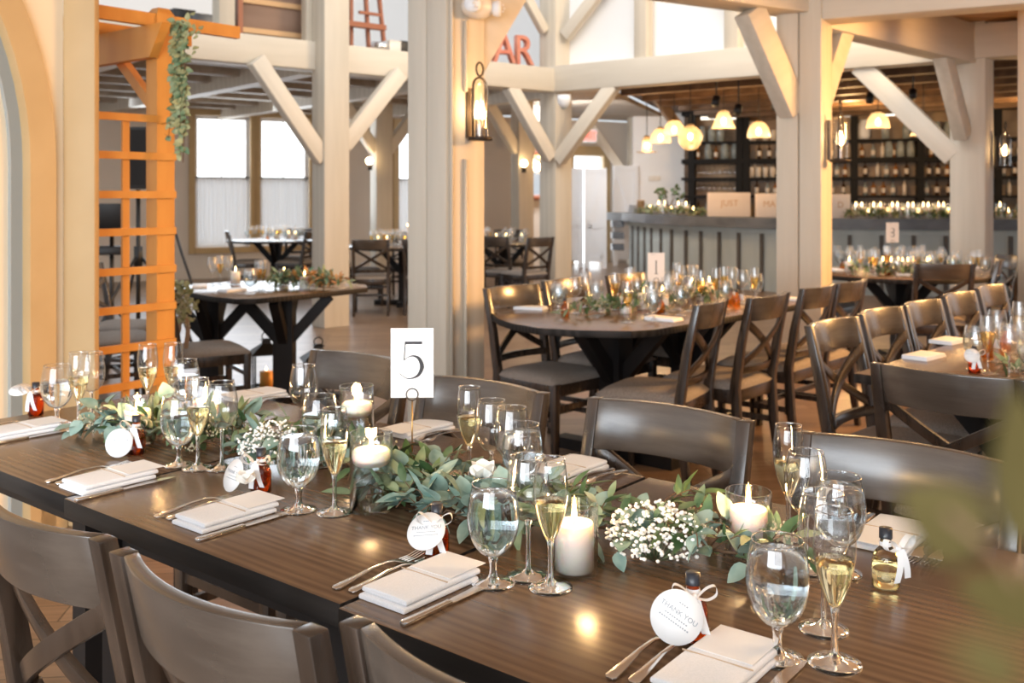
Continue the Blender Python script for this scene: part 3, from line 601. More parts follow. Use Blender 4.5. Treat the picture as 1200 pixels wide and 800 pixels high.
gj=MB().lathe([(0,0),(.07,0),(.075,.2),(.05,.26),(.06,.3),(0,.3)],12).build('glass_jar',M['bottleB'])
for px,z_ in ((832,2.105),(851,2.105),(863,2.105),(1040,2.105),(1053,2.105),(1065,2.105),(1098,2.105),(1108,2.105),(1118,2.105),(1135,2.105),(1145,2.105),(825,2.45),(836,2.45),(846,2.45),(1036,2.45),(1060,2.45),(1095,2.45),(1108,2.45),(1125,2.45),(1138,2.45)): put(gj,TR@Vector((rs(px),-.34,z_)),'clear glass jar on an upper shelf of the back bar','jar','glass jars on the back bar')
# ================================================================ CHAIRS
def make_chair():
    root = thing('dining_chair', 'x', 'chair')
    W_=.20; ZTOP=.885
    for s in (-1,1):
        secs=[]
        for z,y,x,tx,ty in ((0,-.245,.195,.030,.034),(.20,-.215,.195,.034,.042),(.44,-.20,.195,.036,.046),(.66,-.235,.198,.034,.040),(ZTOP,-.285,.200,.032,.030)):
            secs.append([(s*x-tx/2,y-ty/2,z),(s*x+tx/2,y-ty/2,z),(s*x+tx/2,y+ty/2,z),(s*x-tx/2,y+ty/2,z)])
        obj(MB().loft(secs),'back_post',M['chair'],root,bevel=.003)
        obj(MB().loft([[(s*.195-t/2,.205-t/2,z),(s*.195+t/2,.205-t/2,z),(s*.195+t/2,.205+t/2,z),(s*.195-t/2,.205+t/2,z)] for z,t in ((0,.030),(.43,.042))]),'leg',M['chair'],root,bevel=.003)
    def curved(zb0,zt0,y0,bow,th,x0,x1,n=14,dy=0,zb1=None,zt1=None):
        secs=[]
        for k in range(n+1):
            t=k/n; x=x0+(x1-x0)*t; y=y0-bow*(1-(2*t-1)**2)
            zb=zb0 if zb1 is None else zb0+(zb1-zb0)*t; zt=zt0 if zt1 is None else zt0+(zt1-zt0)*t
            yy=lambda z: y-(z-.66)*.22
            secs.append([(x,yy(zb)-th/2,zb),(x,yy(zt)-th/2,zt),(x,yy(zt)+th/2,zt),(x,yy(zb)+th/2,zb)])
        return MB().loft(secs)
    obj(curved(.768,ZTOP,-.234,.042,.024,-.184,.184),'top_rail',M['rail'],root,bevel=.003)
    obj(curved(.50,.535,-.228,.030,.022,-.182,.182),'lower_rail',M['chair'],root,bevel=.002)
    obj(curved(.525,.565,-.240,.030,.016,-.184,.184,zb1=.745,zt1=.785),'cross_brace',M['chair'],root,bevel=.002)
    obj(curved(.745,.785,-.224,.030,.016,-.184,.184,zb1=.525,zt1=.565),'cross_brace',M['chair'],root,bevel=.002)
    ap=MB(); ap.box((0,.205,.395),(.36,.022,.065)); ap.box((0,-.20,.395),(.36,.022,.065))
    for s in (-1,1): ap.box((s*.197,0,.395),(.022,.38,.065))
    obj(ap,'seat_frame',M['chair'],root,bevel=.002)
    # cushion with a soft crown
    n=12; vs=[];fs=[]
    def cz(u,v): return .435+.040*(max(0,1-abs(u)**4)*max(0,1-abs(v)**4))**.5
    g=n+1
    for i in range(g):
        for j in range(g):
            u=-1+2*i/n; v=-1+2*j/n; k=(1-.06*abs(u)**6*abs(v)**6)
            wx=.225+.012*v; vs.append((u*wx*k, v*.225*k+.005, cz(u,v)))
    for i in range(n):
        for j in range(n): a=i*g+j; fs.append((a,a+g,a+g+1,a+1))
    b0=len(vs); ring=[i*g for i in range(g)]+[n*g+j for j in range(1,g)]+[i*g+n for i in range(n-1,-1,-1)]+[j for j in range(n-1,0,-1)]
    for q in ring: x,y,z=vs[q]; vs.append((x*.97,y*.97,.425))
    L=len(ring)
    for k in range(L): fs.append((ring[k],b0+k,b0+(k+1)%L,ring[(k+1)%L]))
    fs.append(tuple(b0+k for k in range(L)))
    mb=MB(); mb.smooth=True; mb.add(vs,fs); obj(mb,'seat',M['seat'],root)
    for s in (-1,1): obj(MB().box((s*.195,-.0,.22),(.018,.42,.028)),'stretcher',M['chair'],root)
    obj(MB().box((0,.0,.22),(.39,.018,.028)),'stretcher',M['chair'],root)
    obj(MB().box((0,.205,.30),(.39,.018,.028)),'stretcher',M['chair'],root)
    return root
CHAIR=make_chair(); first=[True]
def chair(back, face, label, group):
    """back: point under the middle of the back rail; face: direction the sitter looks"""
    f=Vector((face[0],face[1],0)).normalized(); c=Vector((back[0],back[1],0))+f*.27; rz=math.atan2(f.y,f.x)-math.pi/2
    if first[0]: o=CHAIR; first[0]=False; o.location=c; o.rotation_euler=(0,0,rz)
    else: o=dup(CHAIR,c,rz)
    o['label']=label; o['group']=group; return o
G5='chairs around the table with number 5'
def mid(x0,y0,x1,y1,z=.885): return ((on(x0,y0,z)+on(x1,y1,z))/2)
# far side of the main table
for (q,l_) in ((mid(377,411,459,424),'dark cross-back chair behind table number 5, just left of the number card'),(mid(507,440,620,460),'dark cross-back chair right behind the number 5 card'),(mid(697,467,868,493),'dark cross-back chair facing the camera beyond the lit pillar candle'),(mid(955,511,1168,540),'dark cross-back chair behind the corner bottle with the white bow')):
    chair(q,-N,l_,G5)
# near side
q=mid(155,645,375,727); chair(q,N,'grey sheened chair in front of the folded napkins, second from the left edge',G5)
chair(q-U*.475+N*.01,N,'grey sheened chair nearest the lower left corner with blue grey seat',G5)
chair(mid(483,737,700,835),N,'chair at the bottom edge with only its curved top rail showing',G5)
chair(tb(.93,-.17),N,'chair tucked at the bottom right end of the main table',G5)
G1='chairs around table number 1'; n1=(-.76,.65)
chair((.93,4.72),(-.86,.5),'cross-back chair with full back and seat seen from behind, closest at table number 1',G1)
chair((1.28,5.02),n1,'cross-back chair left of the double post, second along table number 1',G1)
chair((1.68,5.52),n1,'cross-back chair overlapping the foot of the double post',G1)
chair((1.98,5.86),n1,'cross-back chair just right of the double post behind the curved backs',G1)
chair((.01,5.52),(.72,-.69),'cross-back chair at the rounded near end of table number 1 beside the centre post',G1)
chair((.33,5.98),(.76,-.65),'chair with lit brown back rail behind the flutes on table number 1',G1)
chair((.74,6.38),(.76,-.65),'chair with lit brown back rail just left of the number 1 card',G1)
G4='chairs around the right hand table'
for i,(x0,y0,x1,y1) in enumerate(((948,382,1009,371),(1014,367,1056,359.5),(1059,359,1102,350),(1106,349,1145,339),(1147,338,1178,332))):
    chair(mid(x0,y0,x1,y1)+Vector((.02,.025,0))*(i==2),(.73,-.68),['warm lit curved chair back, nearest of the row along the right table','second curved chair back in the row along the right table','third curved chair back in the row, with a bright warm glint','fourth curved chair back in the row along the right table','farthest curved chair back in the row along the right table'][i],G4)
chair(mid(1034,424,1195,444),(.68,.73),'dark cross-back chair seen from behind at the end of the right table',G4)
G3='chairs around table number 3'
chair((3.18,7.35),(.1,1),'black cross-back chair in front of round table number 3',G3); chair((3.80,7.85),(-.9,.4),'cross-back chair to the right of round table number 3',G3)
chair((4.15,8.35),(-1,.0),'farther cross-back chair right of round table number 3',G3); chair((4.02,6.9),(-1,.3),'dark chair back cut by the right edge of the picture',G3)
chair((2.55,8.95),(.7,-.6),'chair behind table number 3 hidden mostly by the double post',G3)
G2='chairs around the table by the cedar arbor'
chair((-2.12,6.00),(.72,.45),'chair with tan seat beside the cedar arbor, greenery tied on its back',G2)
chair((-2.85,6.5),(.8,.5),'dark chair seen through the lower arbor lattice',G2); chair((-3.1,7.3),(.9,-.1),'farther dark chair seen through the arbor lattice',G2)
GF='chairs around the far left room tables'
for x,y,f,l_ in ((-1.62,11.45,(-.1,1),'far chair with white seat nearest the gallery post'),(-1.05,11.5,(.1,1),'far chair with white seat next to the wide centre post'),(-2.15,12.7,(.9,.2),'brown far chair back behind the glasses near the gallery post'),(-1.45,13.9,(0,-1),'brown far chair facing forward beyond the glassware'),
        (-4.05,14.3,(.8,.2),'far chair in front of the second far window'),(-2.85,14.3,(-.8,.3),'far chair just left of the gallery post'),(-3.3,15.5,(-.1,-1),'far chair under the second far window beyond the table'),
        (-.22,12.4,(.5,.8),'far chair just right of the wide centre post'),(.34,12.1,(-.6,.7),'far chair beside the corner post'),(-.05,14.9,(.1,-1),'far chair facing forward beyond the small far table')): chair((x,y),f,l_,GF)
# ================================================================ TABLES
def square_table(a0,a1,b0,b1,label,k):
    c=tb((a0+a1)/2,(b0+b1)/2,0); r_=thing('dining_table',label,'table',c,UA,'square tables pushed together as table number 5'); sx=(a1-a0)/2-.004; sy=(b1-b0)/2
    mb=MB().box((0,0,.73),(2*sx,2*sy,.04)); o=obj(mb,'tabletop',[M['table'],M['table_edge']],r_,bevel=.004)
    for p in o.data.polygons: p.material_index = 0 if p.normal.z>.5 else 1
    for x in (-1,1):
        for y in (-1,1): obj(MB().box((x*(sx-.07),y*(sy-.09),.355),(.055,.055,.71)),'leg',M['pedestal'],r_)
    obj(MB().box((0,-sy+.09,.68),(2*sx-.2,.03,.06)),'apron',M['pedestal'],r_); obj(MB().box((0,sy-.09,.68),(2*sx-.2,.03,.06)),'apron',M['pedestal'],r_)
square_table(-1.74,-.87,0.012,.90,'dark oak square table at the far left end of the row',0)
square_table(-.87,0,0,.905,'dark oak square table holding the number 5 card',1)
square_table(0,.90,-.012,.905,'dark oak square table holding the baby breath and pillar candle',2)
square_table(.90,1.80,-.012,.905,'dark oak square table at the lower right corner',3)
def poly_table(poly,label,peds,name='dining_table',group=None,m='table_far',ang=0):
    cx_=sum(p[0] for p in poly)/len(poly); cy_=sum(p[1] for p in poly)/len(poly)
    r_=thing(name,label,'table',(cx_,cy_,0),0,group); q=[(x-cx_,y-cy_) for x,y in poly]
    o=obj(MB().prism(q,.715,.75),'tabletop',[M[m],M['table_edge']],r_,bevel=.004)
    for p in o.data.polygons: p.material_index=0 if p.normal.z>.5 else 1
    for x,y in peds:
        x-=cx_;y-=cy_; obj(MB().box((x,y,.37),(.13,.13,.69),ang),'pedestal',M['pedestal'],r_)
        obj(MB().box((x,y,.03),(.75,.10,.06),ang).box((x,y,.03),(.10,.75,.06),ang),'foot',M['pedestal'],r_)
        for t in range(4):
            d=Vector((math.cos(ang+t*math.pi/2),math.sin(ang+t*math.pi/2),0)); obj(MB().bar(Vector((x,y,.42))+d*.04,Vector((x,y,.71))+d*.30,.06,.07),'angled_brace',M['pedestal'],r_)
    return r_
e=Vector((-.76,.65)); T1=[(-.11,5.36),(-.07,5.14),(.0,4.96),(.122,4.79),(.321,4.70),(.558,4.675),(.687,4.735),(1.70,5.86),(1.72,6.05),(1.55,6.30),(1.30,6.50),(1.05,6.58),(.80,6.52)]
poly_table(T1,'long brown table with clipped corners carrying number card 1',[(.55,5.30),(1.02,5.85)],ang=.86,group='guest tables')
def ngon(cx_,cy_,r,n=28): return [(cx_+r*math.cos(2*math.pi*k/n),cy_+r*math.sin(2*math.pi*k/n)) for k in range(n)]
poly_table(ngon(3.22,8.27,.74),'round brown table carrying number card 3',[(3.22,8.27)],group='guest tables')
T2=[(-2.42,6.95),(-2.14,6.58),(-1.90,6.30),(-1.70,6.14),(-1.58,6.16),(-1.24,6.56),(-1.00,6.92),(-1.05,7.15),(-1.45,7.45),(-2.05,7.42)]
poly_table(T2,'dark clipped-corner table beside the cedar arbor with low greenery',[(-2.06,6.85),(-1.53,6.72)],ang=.0,group='guest tables')
c4=on(1000,437); u4=Vector((.735,-.678,0)); n4=Vector((.678,.735,0))
T4=[tuple((c4+u4*a_+n4*b_).xy) for a_,b_ in ((0,0),(.95,0),(.95,1.8),(0,1.8))]
poly_table(T4,'brown square-cornered table at the right edge with lit glassware',[tuple((c4+u4*.47+n4*b_).xy) for b_ in (.35,1.4)],ang=math.atan2(u4.y,u4.x),group='guest tables')
poly_table(ngon(-1.38,12.75,.72),'far round table of glassware between gallery post and centre post',[(-1.38,12.75)],group='guest tables')
poly_table(ngon(-3.45,14.6,.70),'far round table in front of the far windows',[(-3.45,14.6)],group='guest tables')
poly_table(ngon(-.12,13.6,.62),'small far table right of the centre post',[(-.12,13.6)],group='guest tables')
# ================================================================ GLASSWARE
def glassware(kind, h, liquid=None, fill=.5, parts=True):
    """bowl profile (r,z), stem and foot; liquid is a closed body just inside the bowl"""
    if kind=='goblet': bz=.045; P_=[(.006,bz),(.022,bz+.008),(.036,bz+.028),(.0425,bz+.055),(.041,bz+.085),(.0345,h)]; sr=.0065
    elif kind=='flute': bz=.075; P_=[(.005,bz),(.012,bz+.012),(.022,bz+.04),(.028,bz+.075),(.0275,bz+.10),(.0235,h)]; sr=.0045
    elif kind=='wine': bz=.092; P_=[(.005,bz),(.020,bz+.008),(.033,bz+.028),(.0365,bz+.05),(.034,bz+.08),(.0285,h)]; sr=.004
    # refine profile by Catmull-Rom
    Q=[]
    for i in range(len(P_)-1):
        p0=P_[max(i-1,0)];p1=P_[i];p2=P_[i+1];p3=P_[min(i+2,len(P_)-1)]
        for k in range(4):
            t=k/4; Q.append(tuple(.5*((2*p1[j])+(-p0[j]+p2[j])*t+(2*p0[j]-5*p1[j]+4*p2[j]-p3[j])*t*t+(-p0[j]+3*p1[j]-3*p2[j]+p3[j])*t**3) for j in (0,1)))
    Q.append(P_[-1]); fr=.036 if kind!='goblet' else .036
    stem=[(0,bz+.004),(.006 if kind!='goblet' else .009,bz+.002),(sr,bz-.010),(sr*.9,bz*.55),(sr*1.1,.016),(.012,.009),(fr*.75,.0042),(fr,.0028),(fr,.0),(0,.0)]
    lq=None; label={'goblet':'water_goblet','flute':'champagne_flute','wine':'wine_glass'}[kind]
    def liq(f,thin=.0012):
        zt=bz+(h-bz)*f; pr=[(0,bz+.004)]
        for r_,z in Q:
            if z<bz+.004: continue
            if z<zt: pr.append((max(r_-thin,.001),z))
            else:
                r0,z0=pr[-1]; pr.append((r_-thin,zt)); break
        return pr+[(0,zt)]
    if parts:
        root=thing(label,'x','glass'); mb=MB().lathe(Q+[(P_[-1][0]+.0006,h+.0008),(P_[-1][0]-.0006,h)],32); obj(mb,'bowl',M['glass'],root); obj(MB().lathe(stem,20),'stem',M['stem'],root)
        rim=MB(); rr=P_[-1][0]; rim.tube([(rr*math.cos(2*math.pi*k/32),rr*math.sin(2*math.pi*k/32),h) for k in range(33)],.0007,5,cap=False); obj(rim,'rim',M['stem'],root)
        if liquid: obj(MB().lathe(liq(fill),32),liquid[0],M[liquid[1]],root)
        return root
    mb=MB().lathe(Q,14); mb.mi=0; mb.lathe(stem,10)
    if liquid: mb.mi=1; mb.lathe(liq(fill),14)
    return mb.build(label,[M['farglass'],M[liquid[1]] if liquid else M['farglass']])
GO=glassware('goblet',.163,('water','water'),.86); GO2=glassware('goblet',.163,('water','water'),.62); FL=glassware('flute',.208,('sparkling_wine','wine'),.50); WI=glassware('wine',.20)
fo=dict(goblet=glassware('goblet',.163,('water','waterthin'),.8,False),flute=glassware('flute',.208,('wine','winethin'),.55,False),wine=glassware('wine',.20,None,0,False))
def near_glass(proto,px,py,label,g,s=1):
    p=on(px,py); o=put(proto,p,label,'glass',g,R.random()*6); o.scale=(s,s,s); return o
NG='glasses on the main table'
for proto,px,py,l_ in (
 (GO2,67,497,'squat water goblet farthest left, beside the syrup bottle'),(GO2,210,545,'water goblet leaning behind the second flute from the left'),(GO,350,598,'iced water goblet left of the floating candle cylinder'),
 (GO,578,684,'full water goblet in front of the orchid, beside the tall flute'),(GO,911,772,'big water goblet at lower right next to the front flute'),(GO,984,672,'full water goblet behind the front right flute'),
 (GO2,375,545,'water goblet between tall cylinder and champagne flute'),(GO,612,590,'water goblet behind the pair of flutes at centre'),(GO2,216,489,'water goblet behind the second pillar candle at left'),
 (FL,92,503,'champagne flute beside the leftmost squat goblet'),(FL,232,549,'champagne flute left of the empty wine glass'),(FL,392,601,'champagne flute just left of the floating candle'),(FL,645,689,'champagne flute directly left of the large pillar candle'),
 (FL,978,778,'champagne flute nearest the camera at lower right'),(FL,550,563,'champagne flute behind the orchid, leftmost of the centre cluster'),(FL,924,630,'champagne flute farthest back in the right cluster'),(FL,173,489,'champagne flute in front of the arbor lattice'),(FL,203,487,'champagne flute right beside the one before the arbor'),
 (WI,107,498,'empty wine glass touching the leftmost champagne flute'),(WI,260,549,'empty wine glass right of the second champagne flute'),(WI,356,520,'empty wine glass before the black pedestal at the back'),(WI,576,580,'empty wine glass beside the farthest centre flute'),
 (WI,600,592,'empty wine glass between two centre goblets'),(WI,619,676,'empty wine glass just left of the tall centre flute'),(WI,945,668,'empty wine glass in front of the farthest right flute'),(WI,965,738,'empty wine glass between the two water goblets at right')):
    near_glass(proto,px,py,l_,NG)
# ================================================================ CANDLES
def flame(root,z,s=1):
    return obj(MB().lathe([(0,z),(.0032*s,z+.003*s),(.0044*s,z+.009*s),(.0032*s,z+.019*s),(.0014*s,z+.029*s),(0,z+.038*s)],12),'flame',M['flame'],root)
def hurricane(px,py,label,kind='pillar',h=.115,r=.040,ch=.085,power=.9,scale=1):
    p=on(px,py); root=thing('candle_holder',label,'candle',p,0,'lit candles on the main table')
    obj(MB().lathe([(0,.001),(r,.001),(r,h)],36).lathe([(r-.0022,h),(r-.0022,.006),(0,.006)],36).lathe([(r,h),(r-.0011,h+.0012),(r-.0022,h)],36),'glass_cylinder',M['glass'],root)
    if kind=='pillar':
        obj(MB().lathe([(0,.0062),(r-.009,.0062),(r-.007,.010),(r-.007,ch-.003),(r-.009,ch),(r-.013,ch-.001),(.006,ch-.004),(0,ch-.004)],32),'pillar_candle',M['wax'],root); obj(MB().tube([(0,0,ch-.004),(0,0,ch+.006)],.001,5),'wick',M['black'],root); flame(root,ch+.002,1.15); zl=ch+.03
    else:
        zw=h*.66; obj(MB().lathe([(0,.0065),(r-.003,.0065),(r-.003,zw),(0,zw)],36),'water',M['water'],root)
        obj(MB().lathe([(0,zw-.012),(r-.012,zw-.012),(r-.004,zw+.004),(r-.004,zw+.014),(r-.010,zw+.020),(0,zw+.016)],32),'floating_candle',M['wax'],root); flame(root,zw+.018,1.1); zl=zw+.04
    if power: lamp('candle_light',tuple(p+Vector((0,0,zl))),power,(1,.60,.25),.012)
    return root
hurricane(673,671,'large ivory pillar candle in a glass cylinder beside the centre champagne flute')
hurricane(877,652,'ivory pillar candle in a glass cylinder right of the baby breath')
hurricane(161,519,'ivory pillar candle in a glass cylinder behind the tagged syrup bottle at left')
hurricane(241,507,'ivory pillar candle half hidden behind the left cluster of glasses',ch=.088)
hurricane(435,597,'floating candle on water in a tall cylinder below the number 5 card','float',h=.155,r=.043)
hurricane(418,537,'floating candle in the taller cylinder behind, left of the number card','float',h=.175,r=.041)
# ================================================================ NUMBER CARDS
def strip(pts,wds,z=.0):
    P2=[Vector(p) for p in pts]; L_=[];R_=[]
    for i,p in enumerate(P2):
        d=(P2[min(i+1,len(P2)-1)]-P2[max(i-1,0)]).normalized(); nn=Vector((-d.y,d.x))*wds[i]/2; L_.append(p+nn); R_.append(p-nn)
    vs=[(q.x,q.y,z) for q in L_+R_]; k=len(P2); return vs,[(i,i+1,k+i+1,k+i) for i in range(k-1)]
def smoothpts(P_,W_,m=5):
    A_=[];B_=[]
    for i in range(len(P_)-1):
        p0=P_[max(i-1,0)];p1=P_[i];p2=P_[i+1];p3=P_[min(i+2,len(P_)-1)]
        for k in range(m):
            t=k/m; A_.append(tuple(.5*((2*p1[j])+(-p0[j]+p2[j])*t+(2*p0[j]-5*p1[j]+4*p2[j]-p3[j])*t*t+(-p0[j]+3*p1[j]-3*p2[j]+p3[j])*t**3) for j in (0,1))); B_.append(W_[i]+(W_[i+1]-W_[i])*t)
    return A_+[P_[-1]],B_+[W_[-1]]
def numcard(base,rot,num,cw,ch,z0,label,cardm='paper'):
    root=thing('table_number_card',label,'number card',base,rot,'table number cards')
    obj(MB().lathe([(0,0),(.032,0),(.032,.004),(.005,.006),(0,.006)],20).tube([(0,0,.004),(0,0,z0-.004)],.0018,8),'stand',M['brass'],root)
    ring=[(.0135*math.cos(t),-.004,z0+.008+.0135*math.sin(t)) for t in [2*math.pi*k/20 for k in range(21)]]
    obj(MB().tube(ring,.0014,6),'wire_ring',M['bronze'],root)
    c=obj(MB().box((0,0,z0+ch/2),(cw,.0018,ch)),'card',M[cardm],root,bevel=.0005,seg=1)
    mb=MB(); Tm=Matrix.Translation((0,-.0016,z0+ch/2)) @ Matrix.Rotation(math.pi/2,4,'X')
    s=ch/79*1.0
    if num==5:
        X=lambda a:(a-737)/4*s*1.0; Y=lambda b:-(b-120)/4*s+(-.0)*s
        yo=-2.5*s
        mb.add([(X(704),Y(12)+yo,0),(X(783),Y(12)+yo,0),(X(783),Y(25)+yo,0),(X(704),Y(25)+yo,0)],[(0,3,2,1)],Tm)
        mb.add([(X(704),Y(12)+yo,0),(X(709),Y(12)+yo,0),(X(703),Y(98)+yo,0),(X(698),Y(98)+yo,0)],[(0,3,2,1)],Tm)
        A_,B_=smoothpts([(X(a),Y(b)+yo) for a,b in ((700,98),(716,85),(742,78),(768,90),(782,126),(768,162),(742,178),(714,180),(694,168),(678,156))],[w_*s/4 for w_ in (3,3,7,15,20,14,7,4,3,3)])
        v_,f_=strip(A_,B_); mb.add(v_,f_,Tm)
    elif num==1:
        mb.add([(-.003,-.038,0),(.003,-.038,0),(.003,.038,0),(-.003,.038,0)],[(0,1,2,3)],Tm)
        mb.add([(-.011,-.040,0),(.011,-.040,0),(.011,-.037,0),(-.011,-.037,0)],[(0,1,2,3)],Tm)
        mb.add([(-.003,.038,0),(.003,.038,0),(-.010,.030,0)],[(0,1,2)],Tm)
    else:
        for yy in (.016,-.020):
            A_,B_=smoothpts([(-.014,yy+.012),(-.004,yy+.020),(.010,yy+.013),(.013,yy),(.008,yy-.014),(-.004,yy-.018),(-.015,yy-.010)],[.002,.003,.006,.008,.006,.003,.002]); v_,f_=strip(A_,B_); mb.add(v_,f_,Tm)
    obj(mb,'numeral',M['ink'],root)
    text('TABLE NO.',.006,M['inkgrey'],root,Matrix.Translation((-cw*.18,-.0018,z0+ch-.009)) @ Matrix.Rotation(math.pi/2,4,'X'),'lettering',.0001)
    return root
p=on(483,550); numcard(p,.03,5,.0985,.160,.166,'white card with a large black 5 on a thin brass stand')
numcard(Vector((.83,5.75,.75)),.05,1,.098,.165,.14,'pale card with number 1 among glasses on the middle table','pinkcard')
numcard(Vector((3.22,8.45,.75)),.05,3,.11,.17,.24,'pale card with number 3 among glasses on the round table','pinkcard')
# ================================================================ NAPKINS, CUTLERY
def make_napkin():
    r_=thing('folded_napkin','x','napkin')
    def fold(w_,d_,z0,h,yo,bend=.0):
        # rounded fold at the near end, slightly puffed
        n=10; secs=[]
        for k in range(n+1):
            t=k/n; y=-d_/2+d_*t+yo; hh=h*(.92+.10*math.sin(t*3.0)); inset=.004*math.sin(math.pi*min(1,t*3)) if t<.34 else .0
            z1=z0+hh; zz=z0
            secs.append([(-w_/2,y,zz),(-w_/2-.0008,y,(zz+z1)/2),(-w_/2+.0015,y,z1-.001),(-w_*.2,y,z1+.0006),(w_*.2,y,z1+.0004),(w_/2-.0015,y,z1-.001),(w_/2+.0008,y,(zz+z1)/2),(w_/2,y,zz)])
        mb=MB(); mb.smooth=False; return mb.loft(secs)
    for i in range(2):
        obj(fold(.100-.002*i,.172,.0004+i*.0104,.0100,.0+.006*i),'linen_layer',M['napkin'],r_,bevel=.0032)
    obj(MB().box((0,.010,.0212),(.1015,.0022,.0012)),'twine_band',M['twine'],r_)
    obj(MB().box((.001,.066,.0219),(.088,.088,.0008)),'menu_card',M['paper'],r_)
    return r_
NAP=make_napkin()
def arcpts(P_): return P_
def make_fork():
    r_=thing('dinner_fork','x','fork'); secs=[]
    for y,w_,z,t in ((-.100,.010,.002,.002),(-.095,.018,.002,.0028),(-.07,.015,.004,.0028),(-.02,.0075,.010,.003),(.015,.0065,.0105,.003),(.030,.010,.009,.0026),(.042,.022,.0055,.002),(.055,.0245,.003,.002)):
        secs.append([(-w_/2,y,z),(w_/2,y,z),(w_/2,y,z+t),(-w_/2,y,z+t)])
    mb=MB().loft(secs)
    obj(mb,'handle',M['steel'],r_,bevel=.0006)
    tn=MB()
    for k in range(4):
        x=-.0098+k*.00655; tn.loft([[(x-w_/2,y,z),(x+w_/2,y,z),(x+w_/2,y,z+.0018),(x-w_/2,y,z+.0018)] for y,w_,z in ((.0545,.0045,.003),(.075,.0036,.0028),(.100,.0022,.0065))])
    obj(tn,'tines',M['steel'],r_); return r_
def make_knife():
    r_=thing('dinner_knife','x','knife')
    obj(MB().loft([[(-w_/2,y,.0),(w_/2,y,.0),(w_/2,y,.007),(-w_/2,y,.007)] for y,w_ in ((-.115,.010),(-.110,.015),(-.06,.0135),(-.018,.011),(-.010,.013))]),'handle',M['steel'],r_,bevel=.002)
    obj(MB().loft([[(-w_+x,y,.001),(x,y,.0018),(x,y,.0034),(-w_+x,y,.0034)] for y,w_,x in ((-.011,.010,.005),(.0,.015,.007),(.06,.019,.008),(.10,.015,.008),(.116,.002,.006))]),'blade',M['steel'],r_); return r_
FORK=make_fork(); KNIFE=make_knife()
def setting(a,b,facing,who,fork_d=(-.105,-.075),knife_d=.075,nap=True,shift=0,rot=.0,kb=0.0,fb=0.0):
    """a,b in table coordinates of the napkin centre; facing +1: the guest sits on the near side"""
    rz=UA+(0 if facing>0 else math.pi)+rot; c=tb(a,b,.7502); X=Vector((math.cos(rz),math.sin(rz),0)); Y=Vector((-math.sin(rz),math.cos(rz),0))
    put(NAP,c,'folded white napkin with paper menu %s'%who,'napkin','place settings napkins',rz)
    for i,d in enumerate(fork_d): put(FORK,c+X*d+Y*(.012+fb+i*.008),'%s fork left of the napkin %s'%(('outer','inner')[i],who),'fork','forks at the place settings',rz)
    put(KNIFE,c+X*knife_d+Y*(.0+kb),'knife right of the napkin %s'%who,'knife','knives at the place settings',rz)
def inv(px,py):
    p=on(px,py)-O; return p.dot(U),p.dot(N)
for (px,py),f,who,k_ in (((22,508),1,'at the far left edge of the picture',{}),((127,566),1,'beside the leftmost tagged syrup bottle',dict(rot=.0)),((264,607),1,'in front of the iced water goblet',{}),((492,691),1,'below the centre water goblet',{}),((836,795),1,'at the bottom beside the large thank you tag',dict(rot=.02))):
    a_,b_=inv(px,py); setting(a_,b_,f,who,**k_)
for (px,py),f,who in (((300,466),-1,'at the back left behind the baby breath'),((492,506),-1,'behind the number 5 card'),((668,553),-1,'in front of the grey chair back at centre'),((1045,632),-1,'behind the bottle with the white bow')):
    a_,b_=inv(px,py); setting(a_,b_,f,who,fork_d=(-.095,-.065))
